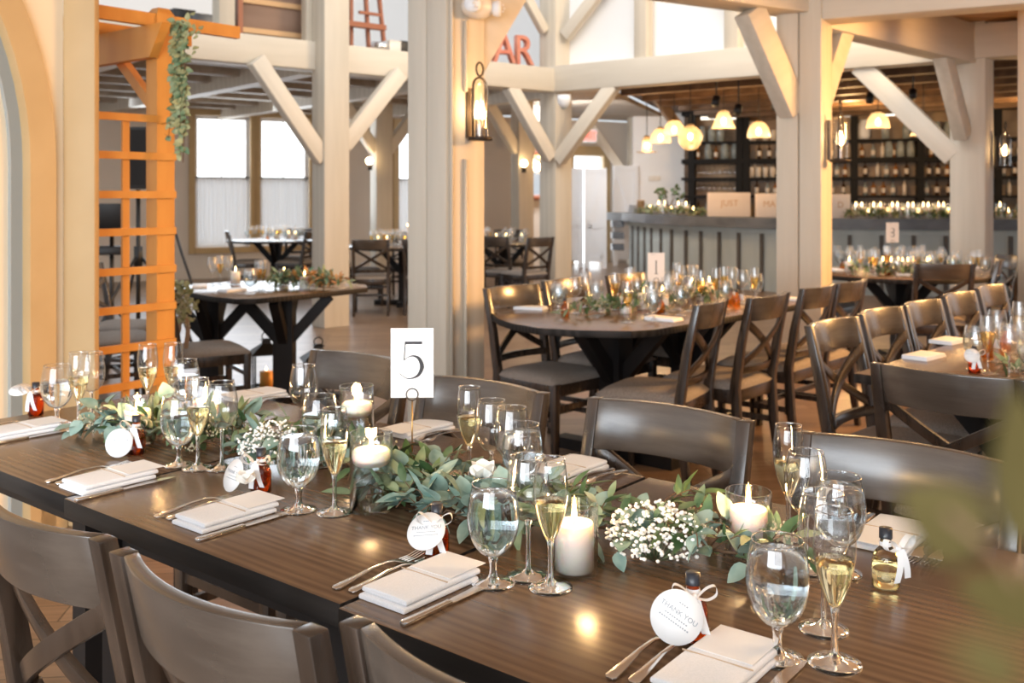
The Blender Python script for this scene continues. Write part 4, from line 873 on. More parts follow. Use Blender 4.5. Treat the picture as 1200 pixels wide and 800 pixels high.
# ================================================================ SYRUP BOTTLES WITH TAGS
def syrup(px,py,label,tagdir=None,rot=0,clear=False,tagtext=True,scale=1,tr=.036,tag_off=(-.03,-.03,.02),tilt=.35,yaw=0,flat=0.0):
    p=on(px,py); r_=thing('syrup_bottle',label,'bottle',p,rot,'maple syrup favour bottles')
    obj(MB().lathe([(0,.001),(.019,.001),(.0215,.004),(.0215,.045),(.017,.058),(.0085,.068),(.0085,.082),(0,.082)],24),'bottle_body',M['stem'] if clear else M['amberthin'],r_)
    obj(MB().lathe([(0,.004),(.0195,.004),(.0195,.040),(0,.040)] if clear else [(0,.003),(.0195,.003),(.0195,.050),(.008,.066),(0,.066)],20),'syrup',M['amber'] if not clear else M['wine'],r_)
    obj(MB().lathe([(.0105,.080),(.0105,.096),(0,.096)],18),'cap',M['cap'],r_)
    # bow: two loops, two tails
    mb=MB()
    for s in (-1,1):
        L_=[(s*.004,-.022,.072),(s*.016,-.026,.084),(s*.028,-.027,.088),(s*.030,-.028,.076),(s*.018,-.027,.068),(s*.004,-.023,.070)]
        A_,_=smoothpts([(q[0],q[2]) for q in L_],[0]*6,4); vs=[];fs=[]
        for i,(x,z) in enumerate(A_): vs+=[(x,-.020,z),(x*1.02,-.032,z+.001)]
        for i in range(len(A_)-1): fs.append((2*i,2*i+2,2*i+3,2*i+1))
        mb.smooth=True; mb.add(vs,fs)
    mb.smooth=False; mb.ball((0,-.025,.071),.005,8,5)
    for s,l2 in ((-.55,.052),(1,.048)):
        vs=[];fs=[]
        for k in range(7):
            t=k/6; x=s*(.002+.014*t); z=.070-l2*t; y=-.026-.004*math.sin(3*t)-.002; vs+=[(x-.006,y,z),(x+.006,y-.002,z)]
        for k in range(6): fs.append((2*k,2*k+1,2*k+3,2*k+2))
        mb.smooth=True; mb.add(vs,fs); mb.smooth=False
    obj(mb,'ribbon_bow',M['ribbon'],r_); obj(MB().lathe([(.0098,.068),(.0104,.0715),(.0098,.075)],18),'ribbon_neck',M['ribbon'],r_)
    if tagtext:
        Mt=Matrix.Translation(tag_off) @ Matrix.Rotation(yaw,4,'Z') @ Matrix.Rotation(math.pi/2-tilt,4,'X') @ Matrix.Rotation(flat,4,'Z')
        tg=obj(MB().lathe([(0,0),(tr,0),(tr,.0012),(0,.0012)],36,M=Mt),'round_tag',M['paper'],r_)
        t_=text('THANK YOU',tr*.27,M['inkgrey'],tg,Mt @ Matrix.Translation((0,tr*.18,.0016)),'lettering',.0001)
        for yy,w_ in ((-.05,.9),(-.22,1.1),(.52,.35)): 
            q=MB(); 
            k0=int(w_*12)
            for k in range(k0): q.box(((k-(k0-1)/2)*tr*.1,tr*yy,.0014),(tr*.06,tr*.045,.0003),M=Mt)
            obj(q,'small_print',M['inkgrey'],tg)
    else:
        obj(MB().box((0,0,0),(.001,.001,.001)),'knot',M['ribbon'],r_)
    return r_
syrup(42,487,'amber syrup bottle at the far left with its round tag sticking out sideways',rot=-.1,tag_off=(-.040,-.012,.076),tilt=1.15,yaw=.2,tr=.03)
syrup(160,532,'amber syrup bottle with white round tag in front of the left pillar candle',rot=.1,tag_off=(-.030,-.040,.038),tilt=.3,yaw=-.2,tr=.034)
syrup(306,578,'amber syrup bottle with white tag and bow left of the iced water goblet',rot=-.2,tag_off=(-.046,-.034,.045),tilt=.4,yaw=-.6,tr=.034)
syrup(512,655,'amber syrup bottle with tilted thank you tag above the centre napkin',rot=-.1,tag_off=(-.012,-.036,.060),tilt=.75,yaw=-.25,tr=.034,flat=.2)
syrup(812,750,'amber syrup bottle with large thank you tag at the bottom right',rot=-.1,tag_off=(-.026,-.048,.052),tilt=.35,yaw=-.05,tr=.036,flat=-.55)
syrup(1038,688,'clear syrup bottle with black cap and white ribbon bow, no tag',rot=.5,clear=True,tagtext=False)
# ================================================================ GREENERY
def leaf(mb, base, d, up, L, W_, curl=.15, n=5):
    """one folded leaf blade: pointed oval with a midrib crease"""
    d=d.normalized(); s=d.cross(up); s=s.normalized() if s.length>1e-4 else Vector((1,0,0)); u=s.cross(d).normalized(); vs=[];fs=[]
    for i in range(n+1):
        t=i/n; w_=W_/2*math.sin(math.pi*min(1,t**.8*.97+.03))**.75 if 0<i<n else W_*.03
        c=base+d*(L*t)-u*(curl*L*t*t); vs+=[c-s*w_+u*w_*.25, c, c+s*w_+u*w_*.25]
    for i in range(n):
        a=3*i; fs+=[(a,a+3,a+4,a+1),(a+1,a+4,a+5,a+2)]
    mb.smooth=True; mb.add(vs,fs); mb.smooth=False
def rv(): return Vector((R.uniform(-1,1),R.uniform(-1,1),R.uniform(-1,1)))
def garland(name,label,path,group=None,count=40,half=.09,rise=.06,ls=.042,kinds=('eu1','eu2','eu3'),berries=10,root=None,z=.752,flowers=None,lr=.75,cat='garland',nseg=5,keep=None):
    r_=root or thing(name,label,cat,(0,0,0),0,group)
    mbs=[MB() for _ in kinds]; tw=MB(); be=MB()
    P2=[Vector((p.x,p.y,z)) for p in path]; cum=[0]
    for a_,b_ in zip(P2,P2[1:]): cum.append(cum[-1]+(b_-a_).length)
    def pt(s_):
        for i in range(len(cum)-1):
            if s_<=cum[i+1] or i==len(cum)-2: return P2[i].lerp(P2[i+1],max(0,min(1,(s_-cum[i])/(cum[i+1]-cum[i])))),(P2[i+1]-P2[i]).normalized()
    m_=[pt(cum[-1]*k/24)[0]+Vector((R.uniform(-.012,.012),R.uniform(-.012,.012),.012+R.random()*.012)) for k in range(25)]
    tw.tube(m_,.0028,5)
    for k in range(count):
        s_=cum[-1]*R.random(); c,t_=pt(s_); side=Vector((-t_.y,t_.x,0))*R.choice((-1,1)); ang=R.uniform(.25,1.3)
        d=(t_*R.choice((-1,1))*math.cos(ang)+side*math.sin(ang)+Vector((0,0,R.uniform(.05,.75)))).normalized(); ln=R.uniform(.5,1.15)*half*1.15
        st_=c+Vector((0,0,R.uniform(.008,.02)))+side*R.uniform(0,half*.35); pts=[]
        for i in range(5):
            t=i/4; q=st_+d*(ln*t)+Vector((0,0,rise*.55*math.sin(t*2.4)-ln*.35*t*t)); q.z=max(q.z,z+.004); pts.append(q)
        tw.tube(pts,.0011,4)
        ki=R.randrange(len(kinds)); rnd=kinds[ki]=='eu1'; nl=R.choice((5,6,7))
        for i in range(nl):
            t=(i+.6)/nl; j=min(int(t*4),3); q=pts[j].lerp(pts[j+1],t*4-j); dd=(pts[j+1]-pts[j]).normalized()
            o_=rv(); o_=(o_-dd*o_.dot(dd)).normalized(); ld=(dd*.75+o_*.95+Vector((0,0,.15))); L=ls*R.uniform(.6,1.25)*(1.0 if rnd else 1.15)
            tip=q+ld.normalized()*L
            if tip.z<z+.003: ld.z+= (z+.006-tip.z)/L*1.5
            up=Vector((R.uniform(-.4,.4),R.uniform(-.4,.4),1))
            leaf(mbs[ki],q,ld,up,L,L*(lr if rnd else lr*.48),R.uniform(0,.3),nseg)
    cs=[]
    for k in range(berries):
        c,t_=pt(cum[-1]*R.random()); c=c+Vector((R.uniform(-1,1)*half*.8,R.uniform(-1,1)*half*.8,R.uniform(.015,.05)*rise/.06))
        be=MB(); cs.append(be)
        for i in range(16): q=c+Vector((R.gauss(0,.012),R.gauss(0,.012),abs(R.gauss(0,.009)))); be.ball(q,.0023,6,4,(1,1,1.3))
    for k_,mb in zip(kinds,mbs): 
        o=obj(mb,{'eu1':'silver_leaves','eu2':'sage_leaves','eu3':'dark_leaves','autumn':'rust_leaves','olive':'olive_leaves'}[k_],M[k_],r_)
    obj(tw,'twigs',M['twig'],r_)
    for be in cs: obj(be,'seed_cluster',M['berry'],r_)
    return r_
g_=garland('table_garland','long eucalyptus garland running along the middle of table number 5',[tb(-1.34,.34),tb(-1.05,.42),tb(-.72,.50),(tb(-.45,.50)),tb(-.2,.50),tb(.05,.47),tb(.22,.50),tb(.36,.53),tb(.46,.55)],count=185,half=.10,rise=.07,ls=.045,berries=46)
garland('',None,[tb(-.30,.42),tb(-.12,.38),tb(.02,.42)],count=26,half=.08,rise=.06,ls=.052,kinds=('eu1','eu2'),berries=0,root=g_)
def babys_breath(px,py,rad,hh,n,label,zc=.75):
    c=on(px,py); r_=thing('babys_breath',label,'flowers',c,0,'baby breath tucked in the garland'); fl=MB(); tw=MB()
    for k in range(n):
        a_=R.random()*6.283; rr=rad*math.sqrt(R.random()); e_=Vector((rr*math.cos(a_),rr*math.sin(a_),hh*(.35+.65*R.random())*(1-.45*(rr/rad)**2)+.01))
        if k%5==0: tw.tube([(e_.x*.2,e_.y*.2,.01),(e_.x*.6,e_.y*.6,e_.z*.6),tuple(e_)],.0006,4)
        r0=R.uniform(.0026,.0044); fl.ball(e_,r0,6,4,(1,1,.8))
        if R.random()<.5: fl.ball(e_+rv()*r0,r0*.8,5,3)
    obj(fl,'blossoms',M['blossom'],r_); obj(tw,'stems',M['eu2'],r_); return r_
babys_breath(318,548,.080,.100,300,'cloud of baby breath left of the iced water goblet')
babys_breath(768,660,.085,.100,380,'cloud of baby breath between the two pillar candles')
def orchid(p,label,s=1,rot=0):
    r_=thing('white_orchid',label,'flower',p,rot)
    for k in range(5):
        mb=MB(); a_=2*math.pi*k/5; d=Vector((math.cos(a_),math.sin(a_),.75)); leaf(mb,Vector((0,0,0)),d,Vector((0,0,1)),.030*s,.040*s,-.35); obj(mb,'petal',M['blossom'],r_)
    obj(MB().ball((0,0,.006),.005*s,8,5),'flower_centre',M['berry'],r_); return r_
p=on(566,600); p.z=.815; orchid(p,'white orchid bloom in the garland behind the centre water goblet',1.35,.4)
p=on(288,590); p.z=.79; orchid(p,'white bloom beside the tagged bottle left of the iced goblet',1.0,1.2)
# tall single leaf standing over the left glasses
p=on(205,512); r_=thing('eucalyptus_sprig','tall sprig with one round leaf standing among the left cluster of glasses','sprig',p); obj(MB().tube([(0,0,0),(-.008,.01,.06),(-.02,.01,.105)],.0012,5),'stem',M['twig'],r_)
mb=MB(); leaf(mb,Vector((-.02,.01,.10)),Vector((-.3,-.2,1)),Vector((0,-1,.2)),.045,.042,.1,6); obj(mb,'leaf_blade',M['eu1'],r_)
# ================================================================ CEDAR ARBOR
P_=Vector((-1.655,4.70,0)); kz=4.70/F
r_=thing('cedar_arbor','orange cedar garden arbor with lattice side beside the left wall','arbor',P_,0)
Un=U; Nn=N; an=math.atan2(N.y,N.x)
obj(MB().loft([[(x*w_,y*w_,z) for x,y in ((-.046,-.046),(.046,-.046),(.046,.046),(-.046,.046))] for w_,z in ((1,0),(1,2.20),(.95,2.235),(.6,2.262))],M=Matrix.Rotation(an,4,'Z')),'post',M['cedar'],r_)
q=-Nn*.62+(-Un)*0
for k,yy in enumerate((141,184,228,270,314,357,400,443,486,529)):
    z=1.38+(230-yy)*kz; obj(MB().bar(Nn*.045+Un*.055+Vector((0,0,z)),-Nn*.40+Un*.055+Vector((0,0,z)),.016,.034),'lattice_rail',M['cedar'],r_)
for off in (-.20,): obj(MB().bar(Nn*off+Un*.038+Vector((0,0,.05)),Nn*off+Un*.038+Vector((0,0,1.72)),.034,.016,up=(U.x,U.y,0)),'lattice_upright',M['cedar'],r_)
obj(MB().loft([[( .05*Nn.x*s+v[0]*Un.x, .05*Nn.y*s+v[0]*Un.y, v[1]) for v in ((-1.2,2.02),(.06,2.02),(.17,2.17),(-1.2,2.17))] for s in (-1.9,-1.0)]),'header_board',M['cedar'],r_)
obj(MB().bar(Nn*.42+Un*.02+Vector((0,0,2.20)),-Nn*.42+Un*.02+Vector((0,0,2.20)),.035,.06),'rafter',M['cedar'],r_)
obj(MB().bar(Nn*.42-Un*.40+Vector((0,0,2.20)),-Nn*.42-Un*.40+Vector((0,0,2.20)),.035,.06),'rafter',M['cedar'],r_)
obj(MB().bar(Vector((0,0,1.76)),-Un*.36+Vector((0,0,2.06)),.04,.05),'corner_brace',M['cedar'],r_)
far=MB().box(tuple(-Un*1.15+Vector((0,0,1.1))),(.09,.09,2.2),an); obj(far,'post',M['cedar'],r_)
r_=thing('hanging_eucalyptus','trailing eucalyptus hanging down the cedar arbor post','garland'); mbs=MB();mb2=MB();tw=MB()
c0=at(203,25,4.62)
for k in range(16):
    x=R.gauss(0,.02); pts=[c0+Vector((x*t+.018*math.sin(k+t*4)+.03,R.gauss(0,.01),-.66*t*R.uniform(.6,1.02))) for t in [i/6 for i in range(7)]]
    tw.tube(pts,.0014,4)
    for i in range(22):
        t=R.random()*5.9; j=int(t); q=pts[j].lerp(pts[j+1],t-j); leaf(R.choice((mbs,mb2)),q,Vector((R.uniform(-1,1),R.uniform(-1,.3),R.uniform(-1.1,.2))),Vector((0,-1,.3)),R.uniform(.028,.045),R.uniform(.018,.032),.1,4)
for i in range(14): q=c0+Vector((R.uniform(-.02,.13),R.uniform(-.03,.03),R.uniform(-.16,.06))); leaf(mb2,q,rv(),Vector((0,-1,.5)),.04,.026,.1,4)
obj(mbs,'sage_leaves',M['eu2'],r_); obj(mb2,'dark_leaves',M['olive'],r_); obj(tw,'twigs',M['twig'],r_)
# greenery with ribbon tied to a chair back
c0=at(214,335,6.0); r_=thing('chair_swag','seeded greenery and tan ribbon tied to the chair back beside the arbor','greenery'); mbs=MB(); be=MB(); rb=MB()
for i in range(60): q=c0+Vector((R.gauss(0,.03),R.gauss(0,.03),R.uniform(-.20,.05))); leaf(mbs,q,rv()+Vector((0,0,-.6)),Vector((0,-1,.3)),.045,.028,.1,4)
for i in range(120): be.ball(c0+Vector((R.gauss(.01,.028),R.gauss(-.02,.025),R.uniform(-.24,-.03))),.006,5,4)
for s in (-1,1): rb.loft([[(c0.x+s*.02+s*.02*t+.012*math.sin(5*t)+e_,c0.y-.02,c0.z-.18-.22*t) for e_ in (-.014,.014)]+[(c0.x+s*.02+s*.02*t+.012*math.sin(5*t)+e_,c0.y-.018,c0.z-.18-.22*t) for e_ in (.014,-.014)] for t in [k/6 for k in range(7)]])
obj(mbs,'leaves',M['olive'],r_); obj(be,'seed_clusters',M['berry'],r_); obj(rb,'ribbon_tails',mat('tan_ribbon',(.42,.28,.18),.7),r_)
# ================================================================ DRESSING OF THE OTHER TABLES
def far_candle(h=.09,r=.038):
    mb=MB().lathe([(0,.004),(r-.004,.004),(r-.004,h),(r-.01,h+.001),(0,h-.003)],14); mb.mi=1; mb.lathe([(r,0),(r,h+.03)],14); mb.mi=2; mb.lathe([(0,h),(.006,h+.012),(.004,h+.026),(0,h+.042)],8)
    return mb.build('pillar_candle',[M['wax'],M['glass'],M['flame']])
FC=far_candle(); FV=far_candle(.045,.028)
def far_bottle():
    mb=MB().lathe([(0,0),(.0215,0),(.0215,.045),(.0085,.068),(.0085,.082),(0,.082)],12); mb.mi=1; mb.lathe([(.0105,.080),(.0105,.096),(0,.096)],10); mb.mi=2
    mb.box((-.018,-.026,.055),(.044,.0015,.034),.3); return mb.build('syrup_bottle',[M['amberthin'],M['cap'],M['ribbon']])
FB=far_bottle()
def far_napkin():
    mb=MB().box((0,0,.004),(.10,.17,.008)).box((0,.004,.012),(.098,.165,.0075)); mb.mi=1; mb.box((.0,.05,.0165),(.085,.08,.001)); return mb.build('folded_napkin',[M['napkin'],M['paper']],bevel=.0015)
FN=far_napkin()
def scatter(tab,axis0,axis1,half,nglass,ncand,nbot,group,ring=.0,z=.7505,pts=None):
    """glass clusters of three along a table axis, on both sides of the greenery"""
    a_=Vector(axis0); b_=Vector(axis1); d=(b_-a_); L=d.length; d.normalize(); s=Vector((-d.y,d.x)); done=[]
    def free(p,m): return all((p-q).length>m for q in done)
    for kind_list,n,m,lo,hi in ((('goblet','flute','wine'),nglass,.085,.10,half),(('candle',),ncand,.085,.0,.12),(('bottle',),nbot,.07,.12,half)):
        k=0; tries=0
        while k<n and tries<900:
            tries+=1; t=R.random()*L; o=R.uniform(lo,hi)*R.choice((-1,1)); p=a_+d*t+s*o
            if not free(p,m): continue
            done.append(p); kd=kind_list[k%len(kind_list)]; pr={'candle':FC,'bottle':FB}.get(kd) or fo[kd]
            nm={'candle':'candle','bottle':'bottle'}.get(kd,'glass'); la={'goblet':'water goblet on %s','flute':'champagne flute on %s','wine':'empty wine glass on %s','candle':'lit ivory candle in glass on %s','bottle':'amber syrup bottle with bow on %s'}[kd]%tab
            put(pr,Vector((p.x,p.y,z)),la,nm,{'goblet':'goblets','flute':'flutes','wine':'wine glasses','candle':'candles','bottle':'syrup bottles'}[kd]+' on '+tab,R.random()*6); k+=1
    return done
T='table number 1'
scatter(T,(.36,5.12),(1.30,6.22),.34,33,6,5,T); garland('table_garland','eucalyptus garland between the candles on table number 1',[Vector((.34,5.10,0)),Vector((.7,5.5,0)),Vector((1.30,6.25,0))],count=60,half=.10,rise=.09,ls=.055,kinds=('eu2','eu3'),berries=10,nseg=4)
for px,py,l_,rz in ((622,362,'folded napkin at the rounded left end of table number 1',1.2),(778,375,'folded napkin before the cross-back chair on table number 1',.9),(932,352,'folded napkin at the far right end of table number 1',.9)): put(FN,on(px,py,.7505),l_,'napkin','napkins on table number 1',rz)
T='round table number 3'
scatter(T,(2.75,8.27),(3.72,8.27),.52,48,11,6,T); garland('table_garland','green garland under the glassware on round table number 3',[Vector((2.7,8.05,0)),Vector((3.2,7.95,0)),Vector((3.7,8.1,0))],count=36,half=.10,rise=.07,ls=.055,kinds=('eu2','eu3'),berries=0,nseg=4)
for px,py,l_,rz in ((978,317,'folded napkin at the left side of round table number 3',.2),(1058,322,'folded napkin in front on round table number 3',-.3),(1138,314,'folded napkin at the right side of round table number 3',.6)): put(FN,on(px,py,.7505),l_,'napkin','napkins on round table number 3',rz)
T='the right edge table'; cc=lambda a,b:(c4+u4*a+n4*b)
for kd,a_,b_,l_ in (('flute',.36,.30,'tall champagne flute behind the tagged bottle on the right table'),('goblet',.30,.36,'goblet just left of the flute on the right table'),('wine',.43,.42,'wine glass beside the flute on the right table'),('goblet',.50,.30,'goblet nearest the front of the right table'),('flute',.62,.62,'flute at the right edge of the picture on the right table'),('wine',.46,.20,'wine glass over the greens on the right table'),('flute',.55,.50,'flute behind the candles on the right table'),('goblet',.62,.42,'goblet cut by the right edge of the picture'),('wine',.30,.60,'farther wine glass on the right table'),('goblet',.36,.78,'farther goblet on the right table')):
    put(fo[kd],Vector((cc(a_,b_).x,cc(a_,b_).y,.7505)),l_,'glass','glasses on the right edge table')
scatter(T,cc(.48,.7).xy,cc(.48,1.6).xy,.3,16,4,3,T)
for a_,b_,l_ in ((.52,.36,'candle among the glasses near the front of the right table'),(.60,.28,'candle at the right edge on the right table'),(.44,.52,'farther candle on the right table')): put(FC,Vector((cc(a_,b_).x,cc(a_,b_).y,.7505)),l_,'candle','candles on the right edge table')
garland('table_garland','greens at the foot of the candles on the right edge table',[cc(.48,.22),cc(.50,.8),cc(.48,1.5)],count=40,half=.09,rise=.06,ls=.05,kinds=('eu2','eu3'),berries=10,nseg=4)
p=cc(.36,.20); syr=syrup(1142,437,'amber syrup bottle with a blank looking white tag on the right table',rot=-.3,tag_off=(-.012,-.03,.066),tilt=.45,tr=.026)
for px,py,l_,rz in ((1083,419,'folded napkin nearest the front of the right table',.75+math.pi/2),(1112,401,'second folded napkin along the right table',.75+math.pi/2)): put(FN,on(px,py,.7505),l_,'napkin','napkins on the right edge table',rz)
T='the table beside the cedar arbor'
for kd,px,py,l_ in (('wine',249,334,'short wine glass at the left of the arbor table'),('flute',258,333,'tall flute behind the arbor table candle'),('wine',268,332,'wine glass left of the arbor table candle'),('goblet',293,344,'goblet in front on the arbor table'),('flute',303,341,'first of two flutes on the arbor table'),('flute',308,341,'second of two flutes on the arbor table')): put(fo[kd],on(px,py,.7505),l_,'glass','glasses on the arbor table')
for px,py,l_ in ((276,333,'orange lit candle between glasses on the arbor table'),(333,334,'candle behind the low greens on the arbor table'),(357,339,'candle at the right end of the arbor table')): put(FC,on(px,py,.7505),l_,'candle','candles on the arbor table')
for px,py,l_,rz in ((272,341,'tan looking napkin at the front corner of the arbor table',-.6),(234,336,'white napkin at the left end of the arbor table',.3)): put(FN,on(px,py,.7505),l_,'napkin','napkins on the arbor table',rz)
garland('table_garland','low greens with rust leaves on the arbor table',[on(312,340),on(340,337),on(372,339),on(395,341)],count=80,half=.09,rise=.13,ls=.055,kinds=('eu2','eu2','autumn'),berries=14,nseg=4,z=.752)
scatter('the far post table',(-1.8,12.75),(-.95,12.75),.5,40,5,2,''); put(far_candle(.24,.012),Vector((-1.35,12.9,.7505)),'tall slim white taper on the far round table','candle','tapers on the far round table')
scatter('the far window table',(-3.8,14.6),(-3.05,14.6),.45,24,3,1,''); scatter('the small far table',(-.4,13.6),(.2,13.6),.42,16,3,1,'')
for f_ in (FV,): pass
# ================================================================ ON THE BAR
Lb=[Vector((x,y,0)) for x,y in offs(bp,.24)]
def barpt(px,d=.24):
    pl=offs(bp,d); best=min(((abs((x/y)*F+CX-px),i) for i,(x,y) in enumerate(pl)))[1]
    for a_,b_ in zip(pl,pl[1:]):
        u0=a_[0]/a_[1]*F+CX; u1=b_[0]/b_[1]*F+CX
        if u0<=px<=u1: t=(px-u0)/(u1-u0); return Vector((a_[0]+(b_[0]-a_[0])*t,a_[1]+(b_[1]-a_[1])*t,1.0705))
    return Vector((*pl[best],1.0705))
garland('bar_garland','dry green garland along the left end of the bar top',[barpt(x) for x in (752,775,800,825,848)],count=70,half=.12,rise=.13,ls=.08,kinds=('eu2','olive'),berries=0,z=1.075,nseg=3)
garland('bar_garland','dark green garland under the candles at the right of the bar top',[barpt(x) for x in (985,1010,1040,1080,1120,1190)],count=120,half=.12,rise=.12,ls=.07,kinds=('eu2','olive','eu3'),berries=0,z=1.075,nseg=3)
for i,px in enumerate([762,772,779,787,795,804,813,1003,1010,1018,1024,1032,1040,1046,1052,1058,1064,1070,1076,1082,1088,1094,1100,1106,1112,1118,1172,1182]):
    left=px<900; put(FC if i%3 else FV,barpt(px,.34+.05*(i%2)),'lit candle in the row on the left end of the bar' if left else 'lit candle in the row on the right part of the bar','candle','candles on the bar left end' if left else 'candles on the bar right part').scale=(1.7,1.7,1.8)
def board(px0,px1,hpx,label,ch):
    p=barpt((px0+px1)/2,.34); Y=p.y; wd=(px1-px0)/F*Y; h=hpx/F*Y; r2=thing('standing_sign',label,'sign',p,0,'pale standing signs on the bar'); obj(MB().box((0,0,h/2),(wd,.12,h)),'panel',M['pinkcard'],r2,bevel=.008)
    if ch: text(ch,h*.36,M['light_slat'],r2,Matrix.Translation((0,-.062,h*.55)) @ Matrix.Rotation(math.pi/2,4,'X'))
board(830,879,28,'pale standing sign reading JUST at the left on the bar','JUST'); board(886,915,28,'pale standing sign with faint letters MA left of the double post','MA'); board(972,995,28,'pale standing sign right of the double post','D')
for dx,h,l_ in ((-.05,.16,'white paper cup stack on the left end of the bar'),(.10,.24,'tan cylinder stack on the left end of the bar')): 
    p=barpt(745,.3)+Vector((dx,0,0)); o=MB().lathe([(0,0),(.07,0),(.07,h*.9),(.072,h*.9),(.072,h),(0,h)],16).build('cup_stack',M['white'] if dx<0 else M['light_slat']); o.location=p; tag(o,l_,'cups')
p=barpt(785,.4); r_=thing('bar_plant','small dark leafed plant on the bar before the thermostat wall','plant',p); mb=MB(); tw=MB()
for k in range(7):
    e_=Vector((R.uniform(-.28,.28),R.uniform(-.1,.1),R.uniform(.28,.50))); tw.tube([(0,0,.1),tuple(e_*.6),tuple(e_)],.006,4)
    for i in range(5): leaf(mb,e_*R.uniform(.7,1.02),rv(),Vector((0,-1,.5)),.08,.06,.1,4)
obj(mb,'leaves',M['eu3'],r_); obj(tw,'stems',M['twig'],r_); obj(MB().lathe([(0,0),(.05,0),(.06,.13),(.04,.15),(0,.15)],14),'pot',M['glass'],r_)
# ================================================================ GALLERY ITEMS
GZ=3.062
def gal(px,back=.5):
    a_=A0+nA*back; k=(px-CX)/F; t=(k*a_.y-a_.x)/(dA.x-k*dA.y); p=a_+dA*t; return Vector((p.x,p.y,GZ))
p=gal(313,.42); r_=thing('slatted_crate','brown wooden crate with lighter battens up on the gallery','crate',p,angA); obj(MB().box((0,0,.40),(.86,.45,.78)),'crate_body',M['crate'],r_,bevel=.006)
for z in (.05,.36,.70): obj(MB().box((0,-.235,z),(.88,.025,.055)),'batten',M['light_slat'],r_)
for x in (-.42,.42): obj(MB().box((x,-.235,.40),(.05,.03,.78)),'corner_post',M['redwood'],r_)
p=gal(424,.5); r_=thing('artist_easel','reddish wooden easel standing on the gallery','easel',p,angA)
for x in (-.09,.06,.20): obj(MB().bar((x*1.6,0,0),(x,.1,1.5),.035,.05),'leg',M['redwood'],r_)
obj(MB().box((0,-.08,.30),(.52,.09,.06)),'canvas_ledge',M['redwood'],r_); obj(MB().box((.10,-.02,.46),(.30,.03,.035)),'crossbar',M['redwood'],r_)
for px,w_,h_,m_,l_,bk in ((458,.16,.14,'plastic','cream box on the gallery right of the easel',.4),(473,.20,.15,'black','black slatted box on the gallery beside the centre post',.4),(238,.30,.20,'bar_top','grey box on the gallery above the arbor',.5),(212,.22,.24,'black','black case on the gallery above the arbor',.6)):
    p=gal(px,bk); r_=thing('storage_box',l_,'box',p,angA); obj(MB().box((0,0,h_/2),(w_,.2,h_)),'box_body',M[m_],r_,bevel=.006); obj(MB().box((0,0,h_),(w_+.01,.21,.012)),'lid',M[m_],r_)
p=gal(444,.35); o=MB().lathe([(0,0),(.06,0),(.06,.18),(0,.18)],16,M=Matrix.Rotation(math.pi/2,4,'Y')).build('metal_can',M['steel']); o.location=p+Vector((-.08,0,.062)); tag(o,'shiny can lying on the gallery beside the easel','can')
for ch,px,l_ in (('A',590,'faded red letter A standing on the gallery, half behind the post'),('R',613,'faded red letter R standing on the gallery')):
    p=gal(px,.35); r_=thing('marquee_letter',l_,'letter',p,angA*.6); q=text(ch,.56,M['letter'],r_,Matrix.Translation((0,0,.205)) @ Matrix.Rotation(math.pi/2,4,'X') @ Matrix.Scale(.85,4,(1,0,0)),'letter_body',.05)
# ================================================================ FLOOR LANTERNS, MUSIC STAND, SPEAKER
def floor_lantern(px,py,label,Y=None):
    p=on(px,py,0); r_=thing('floor_lantern',label,'lantern',p,.35,'black lanterns on the floor'); b=.085; h=.24
    obj(MB().box((0,0,.012),(.20,.20,.024)),'base',M['black'],r_)
    fr=MB()
    for x in (-b,b):
        for y in (-b,b): fr.box((x,y,.024+h/2),(.012,.012,h))
    for z in (.03,.024+h): 
        for s in (-1,1): fr.box((s*b,0,z),(.012,2*b,.012)).box((0,s*b,z),(2*b,.012,.012))
    obj(fr,'frame',M['black'],r_); obj(MB().loft([[(x*k,y*k,z) for x,y in ((-1,-1),(1,-1),(1,1),(-1,1))] for k,z in ((.115,.264),(.03,.335),(.028,.355),(.04,.36),(.012,.37))]),'roof',M['black'],r_)
    obj(MB().tube([(.03*math.cos(t),0,.385+.03*math.sin(t)) for t in [2*math.pi*k/14 for k in range(15)]],.005,6),'handle',M['black'],r_)
    obj(MB().lathe([(0,.026),(.045,.026),(.045,.135),(0,.135)],18),'candle',M['orange_candle'],r_); obj(MB().lathe([(0,.137),(.006,.15),(0,.17)],8),'flame',M['flame'],r_)
floor_lantern(312,457,'black floor lantern with orange candle left of the black pedestal'); floor_lantern(373,466,'black floor lantern half hidden behind the grey chair')
p=at(131,0,8.6); p.z=0; r_=thing('laptop_stand','black stand carrying a laptop seen through the arbor lattice','stand',p,.2)
zl=1.38+(230-270)/F*8.6
obj(MB().tube([(0,0,.1),(0,0,zl-.02)],.018,8),'pole',M['black'],r_); obj(MB().box((0,0,zl-.012),(.42,.30,.02)),'tray',M['black'],r_); obj(MB().box((-.05,0,zl-.17),(.34,.26,.07)),'mixer_box',M['black'],r_,bevel=.01)
for k in range(3): a_=k*2.1+.4; obj(MB().tube([(0,0,.45),(.32*math.cos(a_),.32*math.sin(a_),.01)],.012,6),'leg',M['black'],r_)
r2=thing('laptop','open dark laptop on the black stand behind the arbor','laptop',(p.x,p.y,zl),.2+math.pi); obj(MB().box((0,0,.012),(.33,.23,.018)),'keyboard_base',M['black'],r2,bevel=.004); obj(MB().box((0,0,0),(.33,.008,.22),0,M=Matrix.Translation((0,.13,.125)) @ Matrix.Rotation(-.2,4,'X')),'screen_lid',M['black'],r2,bevel=.003)
p=at(162,0,8.0); p.z=0; r_=thing('speaker_stand','black tripod stand behind the arbor carrying a speaker','stand',p); zs=1.38+(230-222)/F*8
obj(MB().tube([(0,0,.1),(0,0,zs)],.018,8),'pole',M['black'],r_); obj(MB().tube([(0,0,.82),(0,0,.98)],.035,8),'collar',M['black'],r_)
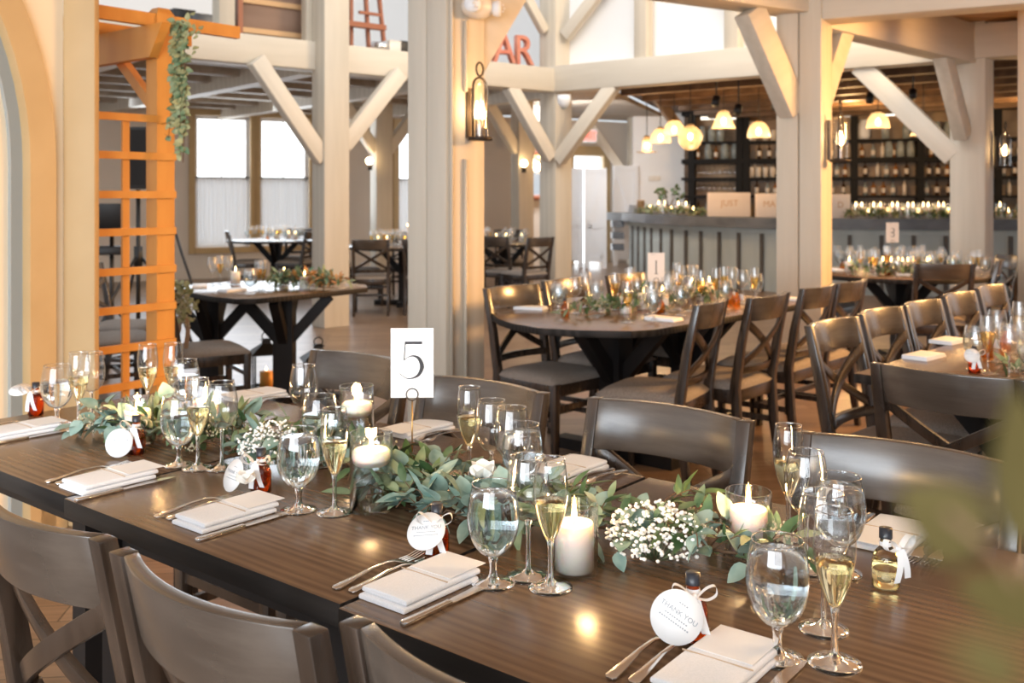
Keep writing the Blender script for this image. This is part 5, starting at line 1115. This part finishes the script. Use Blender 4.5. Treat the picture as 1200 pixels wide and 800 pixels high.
for k in range(3): a_=k*2.1+.1; obj(MB().tube([(0,0,.92),(.30*math.cos(a_),.30*math.sin(a_),.55),(.48*math.cos(a_),.48*math.sin(a_),.012)],.013,6),'leg',M['black'],r_)
r2=thing('loudspeaker','black loudspeaker on the tripod stand behind the arbor','speaker',(p.x+.05,p.y,zs),.2); obj(MB().box((0,0,.25),(.26,.26,.49)),'cabinet',M['black'],r2,bevel=.01); obj(MB().box((0,-.132,.25),(.22,.006,.44)),'grille',M['pedestal'],r2)
a_=at(203,262,8.2); b_=at(222,328,7.9); o=MB().tube([a_,a_.lerp(b_,.5),Vector((b_.x+.25,b_.y,.01))],.012,6).build('boom_pole',M['black']); tag(o,'slanting black boom pole right of the arbor','pole')
# ================================================================ FOREGROUND SPRIG
r_=thing('foreground_sprig','out of focus olive leafed sprig close to the camera at the lower right','sprig'); mb=MB(); tw=MB()
YF=.15
st_=[at(1290,900,YF+.01),at(1235,760,YF+.005),at(1170,650,YF),at(1110,600,YF)]; tw.tube(st_,.0006,5)
st2=[at(1235,760,YF+.005),at(1205,620,YF+.01),at(1190,520,YF+.01)]; tw.tube(st2,.0005,5)
for (px,py,Y,dx,dz,L,w_) in ((1150,645,.15,-.75,.6,.014,.012),(1193,640,.15,.1,1,.024,.009),(1235,720,.15,-.9,.25,.014,.009),(1200,800,.10,-.9,.5,.008,.005)):
    leaf(mb,at(px,py,Y),Vector((dx,.15,dz)),Vector((0,-1,.2)),L,w_,.1,8)
obj(mb,'leaves',M['olive_near'],r_); obj(tw,'stem',M['twig'],r_)
# unused prototypes
for o in (FV,): 
    if 'label' not in o: bpy.data.objects.remove(o)
# ================================================================ LABELS: say which one along the row where look-alikes share a description
ORD='first second third fourth fifth sixth seventh eighth ninth tenth eleventh twelfth thirteenth fourteenth fifteenth sixteenth seventeenth eighteenth nineteenth'.split()
def ordinal(k):
    if k<=19: return ORD[k-1]
    t={2:'twenty',3:'thirty',4:'forty'}[k//10]; return (t+'-'+ORD[k%10-1]) if k%10 else {'twenty':'twentieth','thirty':'thirtieth','forty':'fortieth'}[t]
bylab={}
for o in COL.objects:
    if o.parent is None and 'label' in o: bylab.setdefault(o['label'],[]).append(o)
for la,os_ in bylab.items():
    if len(os_)<2: continue
    os_.sort(key=lambda o:o.location.x/max(o.location.y,.1))
    for k,o in enumerate(os_): o['label']=la+', '+ordinal(k+1)+' from left'
